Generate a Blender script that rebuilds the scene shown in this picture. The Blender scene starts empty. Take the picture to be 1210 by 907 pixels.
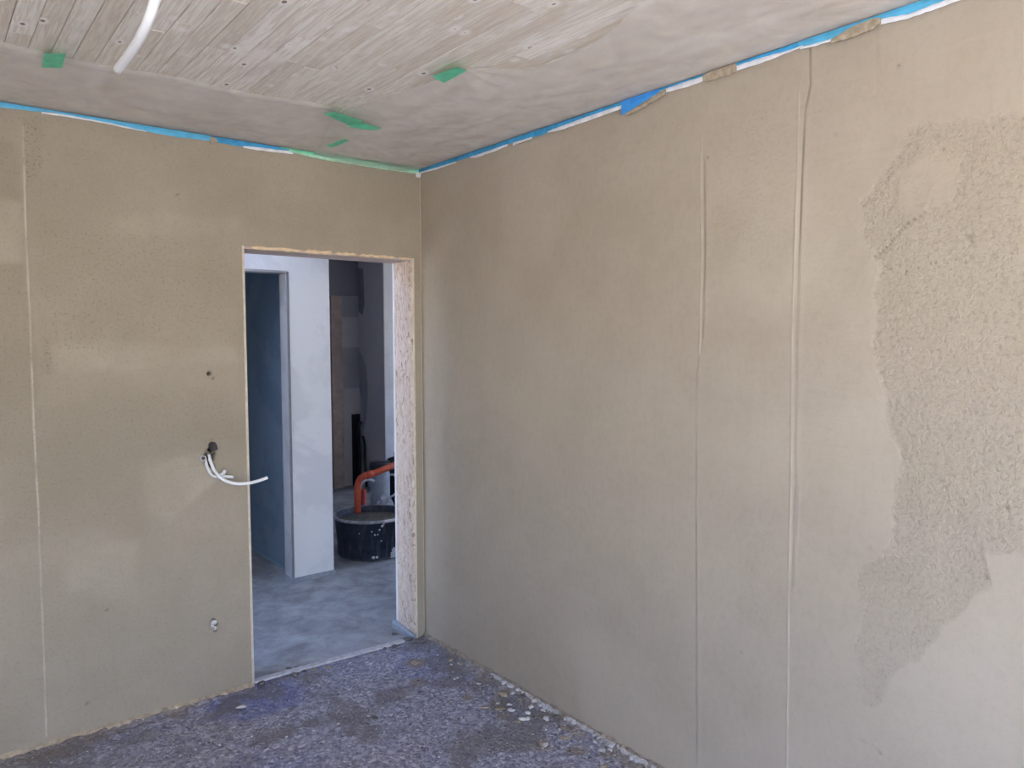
import bpy, bmesh, math, random
import numpy as np
from mathutils import Vector, Matrix

random.seed(7)
SC = bpy.context.scene
COL = SC.collection

# ------------------------------------------------------------------ camera
YAW, PITCH, ROLL = 0.6744607730191062, -0.06008599623270024, -0.002374563237109573
F_PIX = 884.370664662807
fwd = Vector((math.sin(YAW) * math.cos(PITCH), math.cos(YAW) * math.cos(PITCH), math.sin(PITCH)))
rgt = Vector((math.cos(YAW), -math.sin(YAW), 0))
upv = rgt.cross(fwd)
c_, s_ = math.cos(ROLL), math.sin(ROLL)
r2 = rgt * c_ + upv * s_
u2 = upv * c_ - rgt * s_
cam_data = bpy.data.cameras.new('camera')
cam = bpy.data.objects.new('camera', cam_data)
COL.objects.link(cam)
M = Matrix.Identity(4)
for i in range(3):
    M[i][0], M[i][1], M[i][2] = r2[i], u2[i], -fwd[i]
M.translation = (-2.1209180112586843, -3.4222186963013193, 1.6163433017588473)
cam.matrix_world = M
cam_data.sensor_fit = 'HORIZONTAL'
cam_data.sensor_width = 36.0
cam_data.lens = 36.0 * F_PIX / 1210.0
cam_data.clip_start = 0.02
SC.camera = cam

# ------------------------------------------------------------------ world: clear sky, sun high in front of the window wall
SUN_ELEV, SUN_AZ = 54.0, 155.0
world = bpy.data.worlds.new('world')
SC.world = world
world.use_nodes = True
wn = world.node_tree.nodes
wl = world.node_tree.links
wn.clear()
sky = wn.new('ShaderNodeTexSky')
sky.sky_type = 'NISHITA'
sky.sun_disc = False
sky.sun_elevation = math.radians(SUN_ELEV)
sky.sun_rotation = math.radians(SUN_AZ)
sky.dust_density = 0.8
sky.air_density = 1.0
sky.ozone_density = 4.0
bg = wn.new('ShaderNodeBackground')
bg.inputs['Strength'].default_value = 1.12
wo = wn.new('ShaderNodeOutputWorld')
tint = wn.new('ShaderNodeMix')
tint.data_type = 'RGBA'
tint.blend_type = 'MULTIPLY'
tint.inputs[0].default_value = 1.0
tint.inputs[7].default_value = (1.05, 0.98, 1.05, 1.0)
wl.new(sky.outputs[0], tint.inputs[6])
wl.new(tint.outputs[2], bg.inputs['Color'])
wl.new(bg.outputs[0], wo.inputs['Surface'])

sun_d = bpy.data.lights.new('sun', 'SUN')
sun_d.energy = 27.0
sun_d.angle = math.radians(0.55)
sun_d.color = (1.0, 0.955, 0.875)
sun = bpy.data.objects.new('sun', sun_d)
COL.objects.link(sun)
el, az = math.radians(SUN_ELEV), math.radians(SUN_AZ)
sdir = Vector((math.sin(az) * math.cos(el), math.cos(az) * math.cos(el), math.sin(el)))
sun.rotation_euler = (-sdir).to_track_quat('-Z', 'Y').to_euler()
sun.location = sdir * 12


def portal(name, loc, size, toward):
    d = bpy.data.lights.new(name, 'AREA')
    d.shape = 'RECTANGLE'
    d.size, d.size_y = size
    d.cycles.is_portal = True
    o = bpy.data.objects.new(name, d)
    COL.objects.link(o)
    o.location = loc
    o.rotation_euler = Vector(toward).to_track_quat('-Z', 'Z').to_euler()


YF = -4.9          # inner face of the window wall behind the camera
XL = -3.9          # inner face of the left wall
portal('portal_front', (-1.6, YF - 0.05, 1.15), (1.6, 2.3), (0, 1, 0))
portal('portal_left', (XL - 0.05, -3.75, 1.55), (1.9, 1.3), (1, 0, 0))
portal('portal_added_rooflight', (-1.1, 0.78, 2.8), (1.6, 0.9), (0, 0, -1))  # unseen roof opening added to send blue sky light into the hall
portal('portal_hall', (-2.65, 0.75, 1.1), (1.0, 2.2), (1, 0, 0))
portal('portal_hall_right', (3.75, 1.3, 1.55), (1.2, 1.1), (-1, 0, 0))  # opening added so daylight reaches the alcove

vs = SC.view_settings
vs.view_transform = 'Standard'
vs.look = 'None'
vs.exposure = 0.57
vs.gamma = 1.0
vs.use_curve_mapping = False
SC.cycles.max_bounces = 14
SC.cycles.diffuse_bounces = 8
SC.cycles.transparent_max_bounces = 12
SC.cycles.sample_clamp_indirect = 6.0
SC.cycles.caustics_reflective = False
SC.cycles.caustics_refractive = False


# ------------------------------------------------------------------ node helpers
class NT:
    def __init__(self, name):
        self.m = bpy.data.materials.new(name)
        self.m.use_nodes = True
        self.t = self.m.node_tree
        self.t.nodes.clear()
        self.out = self.t.nodes.new('ShaderNodeOutputMaterial')

    def n(self, typ, props=None, **inp):
        x = self.t.nodes.new(typ)
        for k, v in (props or {}).items():
            setattr(x, k, v)
        for k, v in inp.items():
            self.set(x, k, v)
        return x

    def set(self, x, k, v):
        key = int(k[1:]) if k[0] == 'i' and k[1:].isdigit() else k.replace('_', ' ')
        s = x.inputs[key]
        if isinstance(v, bpy.types.NodeSocket):
            self.t.links.new(v, s)
        elif isinstance(v, bpy.types.Node):
            self.t.links.new(v.outputs[0], s)
        else:
            if hasattr(s.default_value, '__len__') and len(s.default_value) == 4 and len(v) == 3:
                v = (*v, 1)
            s.default_value = v

    def coord(self, scale=(1, 1, 1), rand=False, kind='Object'):
        tc = self.n('ShaderNodeTexCoord').outputs[kind]
        if rand:
            oi = self.n('ShaderNodeObjectInfo')
            mul = self.n('ShaderNodeMath', {'operation': 'MULTIPLY'}, i0=oi.outputs['Random'], i1=37.0)
            cmb = self.n('ShaderNodeCombineXYZ', X=mul.outputs[0], Y=mul.outputs[0], Z=mul.outputs[0])
            tc = self.n('ShaderNodeVectorMath', {'operation': 'ADD'}, i0=tc, i1=cmb.outputs[0]).outputs[0]
        mp = self.n('ShaderNodeMapping')
        self.t.links.new(tc, mp.inputs['Vector'])
        mp.inputs['Scale'].default_value = scale
        return mp.outputs[0]

    def noise(self, vec, scale, detail=4, rough=0.55, dist=0.0):
        return self.n('ShaderNodeTexNoise', Vector=vec, Scale=scale, Detail=detail, Roughness=rough, Distortion=dist).outputs['Fac']

    def voro(self, vec, scale, feature='F1', out='Distance', rnd=1.0):
        return self.n('ShaderNodeTexVoronoi', {'feature': feature}, Vector=vec, Scale=scale, Randomness=rnd).outputs[out]

    def ramp(self, fac, stops, interp='LINEAR'):
        r = self.n('ShaderNodeValToRGB', Fac=fac)
        r.color_ramp.interpolation = interp
        e = r.color_ramp.elements
        while len(e) < len(stops):
            e.new(0.5)
        for el_, (p, c) in zip(e, stops):
            el_.position = p
            if not hasattr(c, '__len__'):
                c = (c, c, c)
            el_.color = (*c, 1)
        return r.outputs['Color']

    def mix(self, fac, a, b, mode='MIX'):
        x = self.n('ShaderNodeMix', {'data_type': 'RGBA', 'blend_type': mode})
        self.set(x, 'i0', fac)
        self.set(x, 'i6', a)
        self.set(x, 'i7', b)
        return x.outputs[2]

    def math(self, op, a, b=0.5, clamp=False):
        x = self.n('ShaderNodeMath', {'operation': op, 'use_clamp': clamp})
        self.set(x, 'i0', a)
        self.set(x, 'i1', b)
        return x.outputs[0]

    def attr(self, name):
        return self.n('ShaderNodeAttribute', {'attribute_name': name}).outputs['Fac']

    def bump(self, h, dist=0.002, strength=1.0, normal=None):
        b = self.n('ShaderNodeBump', Height=h, Distance=dist, Strength=strength)
        if normal is not None:
            self.t.links.new(normal, b.inputs['Normal'])
        return b.outputs[0]

    def bsdf(self, col, rough=0.8, normal=None, metal=0.0, spec=0.5):
        b = self.n('ShaderNodeBsdfPrincipled', Base_Color=col, Roughness=rough, Metallic=metal)
        b.inputs['Specular IOR Level'].default_value = spec
        if normal is not None:
            self.t.links.new(normal, b.inputs['Normal'])
        self.t.links.new(b.outputs[0], self.out.inputs['Surface'])
        return b


def simple(name, col, rough=0.7, var=0.12, scale=30, spec=0.4, metal=0.0, bump=0.0):
    t = NT(name)
    v = t.coord()
    n = t.noise(v, scale, 5)
    lo = tuple(c * (1 - var) for c in col)
    hi = tuple(min(1, c * (1 + var)) for c in col)
    t.bsdf(t.ramp(n, [(0.3, lo), (0.7, hi)]), rough, t.bump(n, 0.002, bump) if bump else None, metal, spec)
    return t.m


# ------------------------------------------------------------------ materials
def mat_plaster():
    t = NT('clay_plaster')
    v = t.coord()
    rough, cavity_shade, pale, dark_tone = t.attr('rough'), t.attr('cavity_shade'), t.attr('pale'), t.attr('dark_tone')
    big = t.noise(v, 1.3, 4, 0.6)
    mid = t.noise(v, 6, 5, 0.6)
    col = t.ramp(big, [(0.32, (0.415, 0.360, 0.282)), (0.68, (0.465, 0.405, 0.318))])
    col = t.mix(t.math('MULTIPLY', t.ramp(mid, [(0.40, 0.0), (0.62, 1.0)]), 0.38), col, (0.485, 0.43, 0.345))
    col = t.mix(dark_tone, col, (0.305, 0.264, 0.194))
    fm = t.noise(t.coord((1.5, 1.5, 1.0)), 28, 4, 0.65)
    col = t.mix(t.math('MULTIPLY', t.ramp(fm, [(0.36, 1.0), (0.54, 0.0)]), 0.13), col, (0.30, 0.25, 0.18))
    col = t.mix(pale, col, (0.64, 0.575, 0.465))
    # open, pitted grain where the coat was left rough
    dv = t.n('ShaderNodeVectorMath', {'operation': 'ADD'}, i0=v,
             i1=t.n('ShaderNodeVectorMath', {'operation': 'SCALE'}, i0=t.n('ShaderNodeTexNoise', Vector=v, Scale=45, Detail=2).outputs['Color'], Scale=0.018).outputs[0]).outputs[0]
    g1 = t.noise(dv, 85, 3, 0.55)
    g2 = t.noise(v, 210, 3, 0.6)
    pits = t.ramp(g1, [(0.34, 1.0), (0.46, 0.0)])
    col = t.mix(t.math('MULTIPLY', t.math('MULTIPLY', pits, rough), 0.34), col, (0.27, 0.23, 0.17))
    fp = t.ramp(t.noise(v, 95, 4, 0.6), [(0.37, 1.0), (0.44, 0.0)])
    col = t.mix(t.math('MULTIPLY', t.math('MULTIPLY', fp, t.attr('pit')), 1.0), col, (0.16, 0.13, 0.09))
    col = t.mix(t.math('MULTIPLY', rough, 0.26), col, (0.36, 0.31, 0.235))
    sp = t.ramp(t.voro(v, 24), [(0.05, 1.0), (0.085, 0.0)])
    spm = t.ramp(t.noise(v, 5, 2), [(0.55, 0.0), (0.66, 1.0)])
    col = t.mix(t.math('MULTIPLY', t.math('MULTIPLY', sp, spm), 0.35), col, (0.20, 0.17, 0.125))
    col = t.mix(cavity_shade, col, (0.075, 0.06, 0.045))  # shade of cracks and holes painted into the colour
    # relief: fine sand, trowel strokes, grain
    sand = t.math('MULTIPLY', g2, 0.07)
    tv = t.coord((0.5, 0.9, 4.0))
    strokes = t.math('MULTIPLY', t.noise(tv, 3.2, 3, 0.5, 0.8), 0.75)
    tv2 = t.coord((3.2, 3.2, 0.22))
    strokes2 = t.math('MULTIPLY', t.noise(tv2, 3.0, 3, 0.5, 0.5), 1.0)
    grain = t.math('MULTIPLY', t.math('ADD', g1, t.math('MULTIPLY', g2, 0.3)), t.math('MULTIPLY', rough, 1.25))
    h = t.math('ADD', t.math('ADD', sand, strokes), t.math('ADD', strokes2, grain))
    t.bsdf(col, 0.88, t.bump(h, 0.0035, 0.9), 0, 0.25)
    return t.m


def mat_plank():
    t = NT('whitewashed_spruce')
    v = t.coord((1, 1, 1), rand=True)
    oi = t.n('ShaderNodeObjectInfo').outputs['Random']
    base = t.ramp(oi, [(0.0, (0.69, 0.64, 0.54)), (0.2, (0.77, 0.735, 0.645)), (0.75, (0.825, 0.80, 0.72)), (1.0, (0.88, 0.865, 0.80))])
    gv = t.coord((16, 0.9, 16), rand=True)
    gr = t.noise(gv, 5, 5, 0.6, 1.4)
    col = t.mix(t.math('MULTIPLY', t.ramp(gr, [(0.42, 1.0), (0.58, 0.0)]), 0.46), base, (0.50, 0.41, 0.32))
    fine = t.noise(t.coord((90, 2.5, 90), rand=True), 4, 3, 0.5)
    col = t.mix(t.math('MULTIPLY', fine, 0.14), col, (0.56, 0.48, 0.40))
    # knots with a pale resin ring
    kv = t.coord((12, 7.5, 12), rand=True)
    kd = t.voro(kv, 1.0)
    gate = t.ramp(t.noise(v, 3, 1), [(0.34, 0.0), (0.38, 1.0)])
    halo = t.math('MULTIPLY', t.ramp(kd, [(0.11, 1.0), (0.24, 0.0)]), gate)
    core = t.math('MULTIPLY', t.ramp(kd, [(0.06, 1.0), (0.095, 0.0)]), gate)
    col = t.mix(t.math('MULTIPLY', halo, 0.85), col, (0.87, 0.84, 0.80))
    col = t.mix(t.math('MULTIPLY', core, 0.9), col, (0.17, 0.13, 0.105))
    # whitewash left in patches
    ww = t.ramp(t.noise(t.coord((5, 2, 5), rand=True), 2.0, 5, 0.65), [(0.54, 0.0), (0.70, 1.0)])
    col = t.mix(t.math('MULTIPLY', ww, 0.7), col, (0.87, 0.845, 0.80))
    h = t.math('SUBTRACT', gr, t.math('MULTIPLY', core, 0.8))
    t.bsdf(col, 0.75, t.bump(h, 0.0012, 0.7), 0, 0.3)
    return t.m


def mat_film():
    t = NT('milky_polythene_film')
    v = t.coord()
    n = t.noise(v, 9, 4, 0.6, 0.6)
    dif = t.n('ShaderNodeBsdfDiffuse', Color=(0.90, 0.88, 0.86))
    tl = t.n('ShaderNodeBsdfTranslucent', Color=(0.92, 0.90, 0.88))
    gl = t.n('ShaderNodeBsdfGlossy', Color=(0.9, 0.9, 0.9), Roughness=0.32)
    tr = t.n('ShaderNodeBsdfTransparent', Color=(0.99, 0.985, 0.98))
    a = t.n('ShaderNodeMixShader', i0=0.35, i1=dif, i2=tl)
    b = t.n('ShaderNodeMixShader', i0=0.05, i1=a, i2=gl)
    f = t.ramp(n, [(0.3, 0.29), (0.7, 0.40)])
    c = t.n('ShaderNodeMixShader', i0=f, i1=tr, i2=b)
    bm_ = t.bump(t.noise(t.coord((1, 4, 1)), 8, 3, 0.5, 0.7), 0.003, 0.5)
    for s in (dif, tl, gl):
        t.t.links.new(bm_, s.inputs['Normal'])
    t.t.links.new(c.outputs[0], t.out.inputs['Surface'])
    return t.m


def mat_screed():
    t = NT('dirty_subfloor')
    v = t.coord()
    blue, ochre, dark_tone = t.attr('blue'), t.attr('ochre'), t.attr('dark_tone')
    a = t.noise(v, 38, 6, 0.7, 0.4)
    b = t.noise(v, 7, 5, 0.65)
    c = t.noise(v, 95, 5, 0.7)
    w = t.noise(v, 17, 6, 0.72, 0.6)
    col = t.ramp(a, [(0.32, (0.17, 0.17, 0.215)), (0.50, (0.40, 0.405, 0.475)), (0.68, (0.64, 0.645, 0.71))])
    col = t.mix(t.ramp(b, [(0.46, 0.0), (0.68, 0.6)]), col, (0.27, 0.25, 0.25))
    col = t.mix(t.math('MULTIPLY', t.ramp(c, [(0.60, 0.0), (0.72, 1.0)]), 0.55), col, (0.80, 0.79, 0.85))
    col = t.mix(t.math('MULTIPLY', t.ramp(w, [(0.54, 0.0), (0.64, 1.0)]), 0.6), col, (0.70, 0.70, 0.77))
    col = t.mix(t.math('MULTIPLY', t.ramp(w, [(0.34, 1.0), (0.44, 0.0)]), 0.6), col, (0.14, 0.13, 0.16))
    col = t.mix(t.math('MULTIPLY', t.ramp(c, [(0.30, 1.0), (0.42, 0.0)]), 0.5), col, (0.13, 0.125, 0.165))
    wv = t.n('ShaderNodeVectorMath', {'operation': 'ADD'}, i0=v, i1=t.n('ShaderNodeVectorMath', {'operation': 'SCALE'}, i0=t.n('ShaderNodeTexNoise', Vector=v, Scale=30, Detail=4).outputs['Color'], Scale=0.03).outputs[0]).outputs[0]
    cl = t.n('ShaderNodeTexVoronoi', Vector=wv, Scale=82)
    cs = t.n('ShaderNodeSeparateColor', Color=cl.outputs['Color'])
    col = t.mix(0.5, col, t.ramp(cs.outputs[0], [(0.0, (0.07, 0.07, 0.105)), (0.30, (0.22, 0.225, 0.32)), (0.75, (0.48, 0.49, 0.63)), (0.92, (0.66, 0.67, 0.78)), (1.0, (0.95, 0.95, 0.98))]))
    col = t.mix(t.math('MULTIPLY', blue, t.ramp(a, [(0.35, 0.85), (0.65, 0.45)])), col, (0.14, 0.17, 0.42))
    col = t.mix(t.math('MULTIPLY', ochre, t.ramp(a, [(0.3, 0.9), (0.7, 0.5)])), col, (0.33, 0.26, 0.165))
    col = t.mix(dark_tone, col, (0.20, 0.185, 0.175))
    h = t.math('ADD', t.math('MULTIPLY', a, 1.0), t.math('MULTIPLY', c, 0.5))
    h = t.math('ADD', h, t.math('ADD', t.math('MULTIPLY', w, 0.8), t.math('MULTIPLY', cl.outputs['Distance'], -0.8)))
    t.bsdf(col, 0.75, t.bump(h, 0.009, 1.0), 0, 0.35)
    return t.m


def mat_hall_floor():
    t = NT('hall_concrete')
    v = t.coord()
    a = t.noise(v, 4.2, 7, 0.7, 0.4)
    c = t.noise(v, 60, 4, 0.6)
    col = t.ramp(a, [(0.33, (0.17, 0.17, 0.17)), (0.5, (0.285, 0.285, 0.29)), (0.68, (0.42, 0.425, 0.435))])
    col = t.mix(t.math('MULTIPLY', t.ramp(c, [(0.62, 0.0), (0.74, 1.0)]), 0.5), col, (0.62, 0.63, 0.65))
    st = t.ramp(t.noise(v, 9, 4, 0.6), [(0.60, 0.0), (0.72, 1.0)])
    col = t.mix(t.math('MULTIPLY', st, 0.45), col, (0.20, 0.185, 0.17))
    t.bsdf(col, 0.62, t.bump(t.math('ADD', a, t.math('MULTIPLY', c, 0.15)), 0.004, 0.5), 0, 0.4)
    return t.m


def mat_board(name, base, patch, amount=0.7, scale=2.4, lo=0.5, hi=0.58):
    """painted or plain wall board with filler patches"""
    t = NT(name)
    v = t.coord()
    p = t.ramp(t.noise(v, scale, 4, 0.6, 0.3), [(lo, 0.0), (hi, 1.0)])
    f = t.noise(v, 45, 4)
    col = t.mix(t.math('MULTIPLY', p, amount), base, patch)
    col = t.mix(t.math('MULTIPLY', f, 0.10), col, tuple(c * 0.7 for c in base))
    t.bsdf(col, 0.85, t.bump(f, 0.001, 0.4), 0, 0.25)
    return t.m


def mat_osb():
    t = NT('strand_board')
    d = t.noise(t.coord(), 14, 3)
    v1 = t.coord((1, 1, 0.33))
    vv = t.n('ShaderNodeVectorMath', {'operation': 'ADD'}, i0=v1,
             i1=t.n('ShaderNodeCombineXYZ', X=t.math('MULTIPLY', d, 0.05), Y=t.math('MULTIPLY', d, 0.07), Z=t.math('MULTIPLY', d, 0.05)).outputs[0]).outputs[0]
    cell = t.n('ShaderNodeTexVoronoi', Vector=vv, Scale=95)
    sep = t.n('ShaderNodeSeparateColor', Color=cell.outputs['Color'])
    col = t.ramp(sep.outputs[0], [(0.0, (0.32, 0.225, 0.155)), (0.10, (0.54, 0.42, 0.32)), (0.5, (0.63, 0.51, 0.41)), (1.0, (0.72, 0.60, 0.51))])
    edge = t.voro(vv, 95, 'DISTANCE_TO_EDGE')
    col = t.mix(t.ramp(edge, [(0.0, 0.25), (0.06, 0.0)]), col, (0.28, 0.19, 0.13))
    dust = t.ramp(t.noise(t.coord(), 6, 4, 0.6), [(0.45, 0.0), (0.65, 1.0)])
    col = t.mix(t.math('MULTIPLY', dust, 0.2), col, (0.70, 0.64, 0.60))
    t.bsdf(col, 0.75, t.bump(t.math('ADD', sep.outputs[0], edge), 0.002, 0.8), 0, 0.3)
    return t.m


def mat_tub():
    t = NT('black_tub_rubber')
    v = t.coord()
    a = t.noise(v, 22, 5, 0.65)
    st = t.noise(t.coord((9, 9, 1.2)), 3, 4, 0.6)
    res = t.attr('residue')
    col = t.ramp(a, [(0.35, (0.014, 0.017, 0.030)), (0.75, (0.05, 0.056, 0.08))])
    col = t.mix(t.math('MULTIPLY', t.ramp(st, [(0.52, 0.0), (0.72, 1.0)]), 0.35), col, (0.25, 0.26, 0.29))
    col = t.mix(t.math('MULTIPLY', res, t.ramp(a, [(0.30, 0.55), (0.55, 1.0)])), col, (0.62, 0.60, 0.58))
    t.bsdf(col, 0.5, t.bump(a, 0.003, 0.5), 0, 0.4)
    return t.m


def mat_board_patches():
    return mat_board('grey_undercoat', (0.50, 0.47, 0.47), (0.40, 0.38, 0.385), 0.6)


PLASTER = mat_plaster()
PLANK = mat_plank()
FILM = mat_film()
SCREED = mat_screed()
HALLFLOOR = mat_hall_floor()
WHITEWALL = mat_board('white_plasterboard', (0.73, 0.73, 0.735), (0.60, 0.60, 0.615), 0.6)
ROOMWALL = mat_board('plain_beige_wall', (0.46, 0.40, 0.32), (0.52, 0.46, 0.37), 0.5)
BLUEWALL = mat_board('teal_plasterboard', (0.27, 0.37, 0.50), (0.20, 0.29, 0.42), 0.6)
GREYWALL = mat_board_patches()
OSB = mat_osb()
TUB = mat_tub()
SLAB = simple('joint_backing_board', (0.42, 0.34, 0.27), 0.9)
BLUETAPE = simple('blue_masking_tape', (0.05, 0.33, 0.60), 0.5, 0.22, 26)
BRIGHTBLUE = simple('bright_blue_tape', (0.05, 0.32, 0.80), 0.5, 0.12, 26)
GREENTAPE = simple('green_masking_tape', (0.13, 0.58, 0.35), 0.55, 0.15, 40)
PALEGREEN = simple('faded_green_tape', (0.38, 0.66, 0.47), 0.6, 0.2, 40)
WHITESTRIP = simple('white_film_hem', (0.78, 0.79, 0.80), 0.5, 0.15, 25)
DRIEDPLASTER = simple('dried_plaster_lump', (0.40, 0.335, 0.24), 0.9, 0.25, 60, bump=0.6)
DARKPLASTER = simple('damp_plaster_lump', (0.16, 0.14, 0.125), 0.85, 0.3, 60, bump=0.6)
PALELUMP = simple('white_gypsum_lump', (0.68, 0.67, 0.66), 0.85, 0.15, 60, bump=0.5)
WHITEPLASTIC = simple('white_cable_sheath', (0.86, 0.88, 0.88), 0.35, 0.03, 20)
GREYPLASTIC = simple('grey_conduit', (0.40, 0.39, 0.38), 0.5, 0.2, 40)
BLACK = simple('black_plastic_and_recess', (0.015, 0.015, 0.02), 0.45, 0.3, 30)
DARKMORTAR = simple('grey_mortar', (0.12, 0.11, 0.095), 0.85, 0.3, 30, bump=0.7)
ORANGE = simple('orange_pipe_plastic', (0.56, 0.085, 0.035), 0.45, 0.15, 14)
REDPL = simple('red_plastic', (0.45, 0.05, 0.035), 0.5, 0.15, 14)
PAIL = simple('pale_pail_plastic', (0.40, 0.43, 0.46), 0.5, 0.18, 22)
CLEARISH = simple('white_bag_plastic', (0.42, 0.45, 0.50), 0.35, 0.25, 30)
POST = simple('brown_wood_post', (0.44, 0.335, 0.28), 0.8, 0.15, 18)
JAMB = mat_board('grey_jamb', (0.40, 0.405, 0.42), (0.30, 0.305, 0.32), 0.5, 5)
FOAM = simple('grey_edge_foam', (0.27, 0.295, 0.33), 0.8, 0.18, 40)
CREAM = simple('cream_foam_bead', (0.76, 0.60, 0.40), 0.7, 0.12, 40)
LINTEL = simple('pale_lintel_board', (0.55, 0.45, 0.40), 0.8, 0.15, 20)
BEAD = simple('pale_corner_bead', (0.62, 0.55, 0.43), 0.7, 0.12, 30)
STRIPW = simple('white_edge_strip', (0.52, 0.51, 0.50), 0.85, 0.35, 50, bump=0.4)
OCHRE = simple('ochre_plaster_ledge', (0.43, 0.36, 0.26), 0.9, 0.25, 30, bump=0.6)
GROUND = simple('dry_gravel_ground', (0.68, 0.645, 0.585), 0.95, 0.12, 2.0)
BLOCKER_MAT = simple('sun_blocker_surface', (0.6, 0.58, 0.54), 0.9, 0.08, 4)


# ------------------------------------------------------------------ mesh helpers
def link(name, me, mat, parent=None, smooth=False):
    o = bpy.data.objects.new(name, me)
    COL.objects.link(o)
    if mat is not None:
        me.materials.append(mat)
    if smooth:
        me.polygons.foreach_set('use_smooth', [True] * len(me.polygons))
    if parent is not None:
        o.parent = parent
    return o


def obj(name, bm, mat, parent=None, smooth=False):
    me = bpy.data.meshes.new(name)
    bm.to_mesh(me)
    bm.free()
    return link(name, me, mat, parent, smooth)


def tag(o, label=None, cat=None, group=None, kind=None):
    for k, v in (('label', label), ('category', cat), ('group', group), ('kind', kind)):
        if v:
            o[k] = v
    return o


def empty(name, loc=(0, 0, 0)):
    o = bpy.data.objects.new(name, None)
    COL.objects.link(o)
    o.location = loc
    return o


def box(bm, x0, x1, y0, y1, z0, z1):
    r = bmesh.ops.create_cube(bm, size=1)
    for v in r['verts']:
        v.co = Vector(((x0 + x1) / 2 + v.co.x * (x1 - x0), (y0 + y1) / 2 + v.co.y * (y1 - y0), (z0 + z1) / 2 + v.co.z * (z1 - z0)))
    return r['verts']


def boxobj(name, dims, mat, parent=None, bevel=0.0):
    bm = bmesh.new()
    box(bm, *dims)
    if bevel:
        bmesh.ops.bevel(bm, geom=list(bm.edges), offset=bevel, segments=2, affect='EDGES', profile=0.6)
    return obj(name, bm, mat, parent)


def spline(pts, n=8):
    P = [Vector(p) for p in pts]
    P = [P[0] * 2 - P[1]] + P + [P[-1] * 2 - P[-2]]
    out = []
    for i in range(1, len(P) - 2):
        a, b, c, d = P[i - 1:i + 3]
        for k in range(n):
            t = k / n
            out.append(0.5 * ((2 * b) + (c - a) * t + (2 * a - 5 * b + 4 * c - d) * t * t + (3 * b - a - 3 * c + d) * t ** 3))
    out.append(P[-2])
    return out


def tube(bm, pts, r, seg=12, cap=True):
    P = [Vector(p) for p in pts]
    rings = []
    nrm = None
    for i, p in enumerate(P):
        t = (P[min(i + 1, len(P) - 1)] - P[max(i - 1, 0)]).normalized()
        if nrm is None:
            nrm = t.orthogonal().normalized()
        nrm = (nrm - t * nrm.dot(t)).normalized()
        bi = t.cross(nrm)
        rr = r[i] if hasattr(r, '__len__') else r
        rings.append([bm.verts.new(p + (nrm * math.cos(2 * math.pi * k / seg) + bi * math.sin(2 * math.pi * k / seg)) * rr) for k in range(seg)])
    for a, b in zip(rings, rings[1:]):
        for k in range(seg):
            bm.faces.new((a[k], a[(k + 1) % seg], b[(k + 1) % seg], b[k]))
    if cap:
        bm.faces.new(rings[0][::-1])
        bm.faces.new(rings[-1])


def lathe(bm, prof, c=(0, 0, 0), seg=48):
    rings = []
    for r, z in prof:
        if r <= 1e-6:
            rings.append([bm.verts.new((c[0], c[1], c[2] + z))])
        else:
            rings.append([bm.verts.new((c[0] + r * math.cos(2 * math.pi * k / seg), c[1] + r * math.sin(2 * math.pi * k / seg), c[2] + z)) for k in range(seg)])
    for a, b in zip(rings, rings[1:]):
        for k in range(seg):
            k2 = (k + 1) % seg
            if len(a) == 1 and len(b) > 1:
                bm.faces.new((a[0], b[k], b[k2]))
            elif len(b) == 1 and len(a) > 1:
                bm.faces.new((a[k], b[0], a[k2]))
            elif len(a) > 1:
                bm.faces.new((a[k], a[k2], b[k2], b[k]))
    bmesh.ops.recalc_face_normals(bm, faces=list(bm.faces))


# value noise for displaced surfaces
_R = np.random.RandomState(11)
_TAB = _R.rand(256, 256)


def vnoise(x, y, f, off=0.0):
    X, Y = x * f + off * 7.3 + 100, y * f + off * 3.1 + 100
    i, j = np.floor(X).astype(int), np.floor(Y).astype(int)
    u, v = X - i, Y - j
    u, v = u * u * (3 - 2 * u), v * v * (3 - 2 * v)
    g = lambda a, b: _TAB[a % 256, b % 256]
    return (g(i, j) * (1 - u) + g(i + 1, j) * u) * (1 - v) + (g(i, j + 1) * (1 - u) + g(i + 1, j + 1) * u) * v - 0.5


def fbm(x, y, f, o=4, off=0.0):
    s, a = 0, 1.0
    for k in range(o):
        s = s + a * vnoise(x, y, f * 2 ** k, off + k * 1.7)
        a *= 0.55
    return s


def sstep(a, b, x):
    t = np.clip((x - a) / (b - a), 0, 1)
    return t * t * (3 - 2 * t)


def segdist(x, y, pts):
    d = np.full(x.shape, 9.0)
    side = np.zeros(x.shape)
    for (ax, ay), (bx, by) in zip(pts, pts[1:]):
        dx, dy = bx - ax, by - ay
        L = dx * dx + dy * dy
        t = np.clip(((x - ax) * dx + (y - ay) * dy) / L, 0, 1)
        dd = np.hypot(x - ax - t * dx, y - ay - t * dy)
        m = dd < d
        d = np.where(m, dd, d)
        side = np.where(m, (x - ax) * dy - (y - ay) * dx, side)
    return d, np.sign(side)


def inpoly(x, y, poly):
    ins = np.zeros(x.shape, bool)
    n = len(poly)
    for i in range(n):
        (x0, y0), (x1, y1) = poly[i], poly[(i + 1) % n]
        c = ((y0 > y) != (y1 > y))
        with np.errstate(divide='ignore', invalid='ignore'):
            xi = (x1 - x0) * (y - y0) / (y1 - y0 + 1e-12) + x0
        ins ^= c & (x < xi)
    return ins


def polymask(x, y, poly, soft=0.02, warp=0.02, off=0.0):
    xw = x + warp * fbm(x, y, 14, 3, off)
    yw = y + warp * fbm(x, y, 14, 3, off + 5)
    d, _ = segdist(xw, yw, list(poly) + [poly[0]])
    s = np.where(inpoly(xw, yw, poly), d, -d)
    return sstep(-soft, soft, s)


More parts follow.
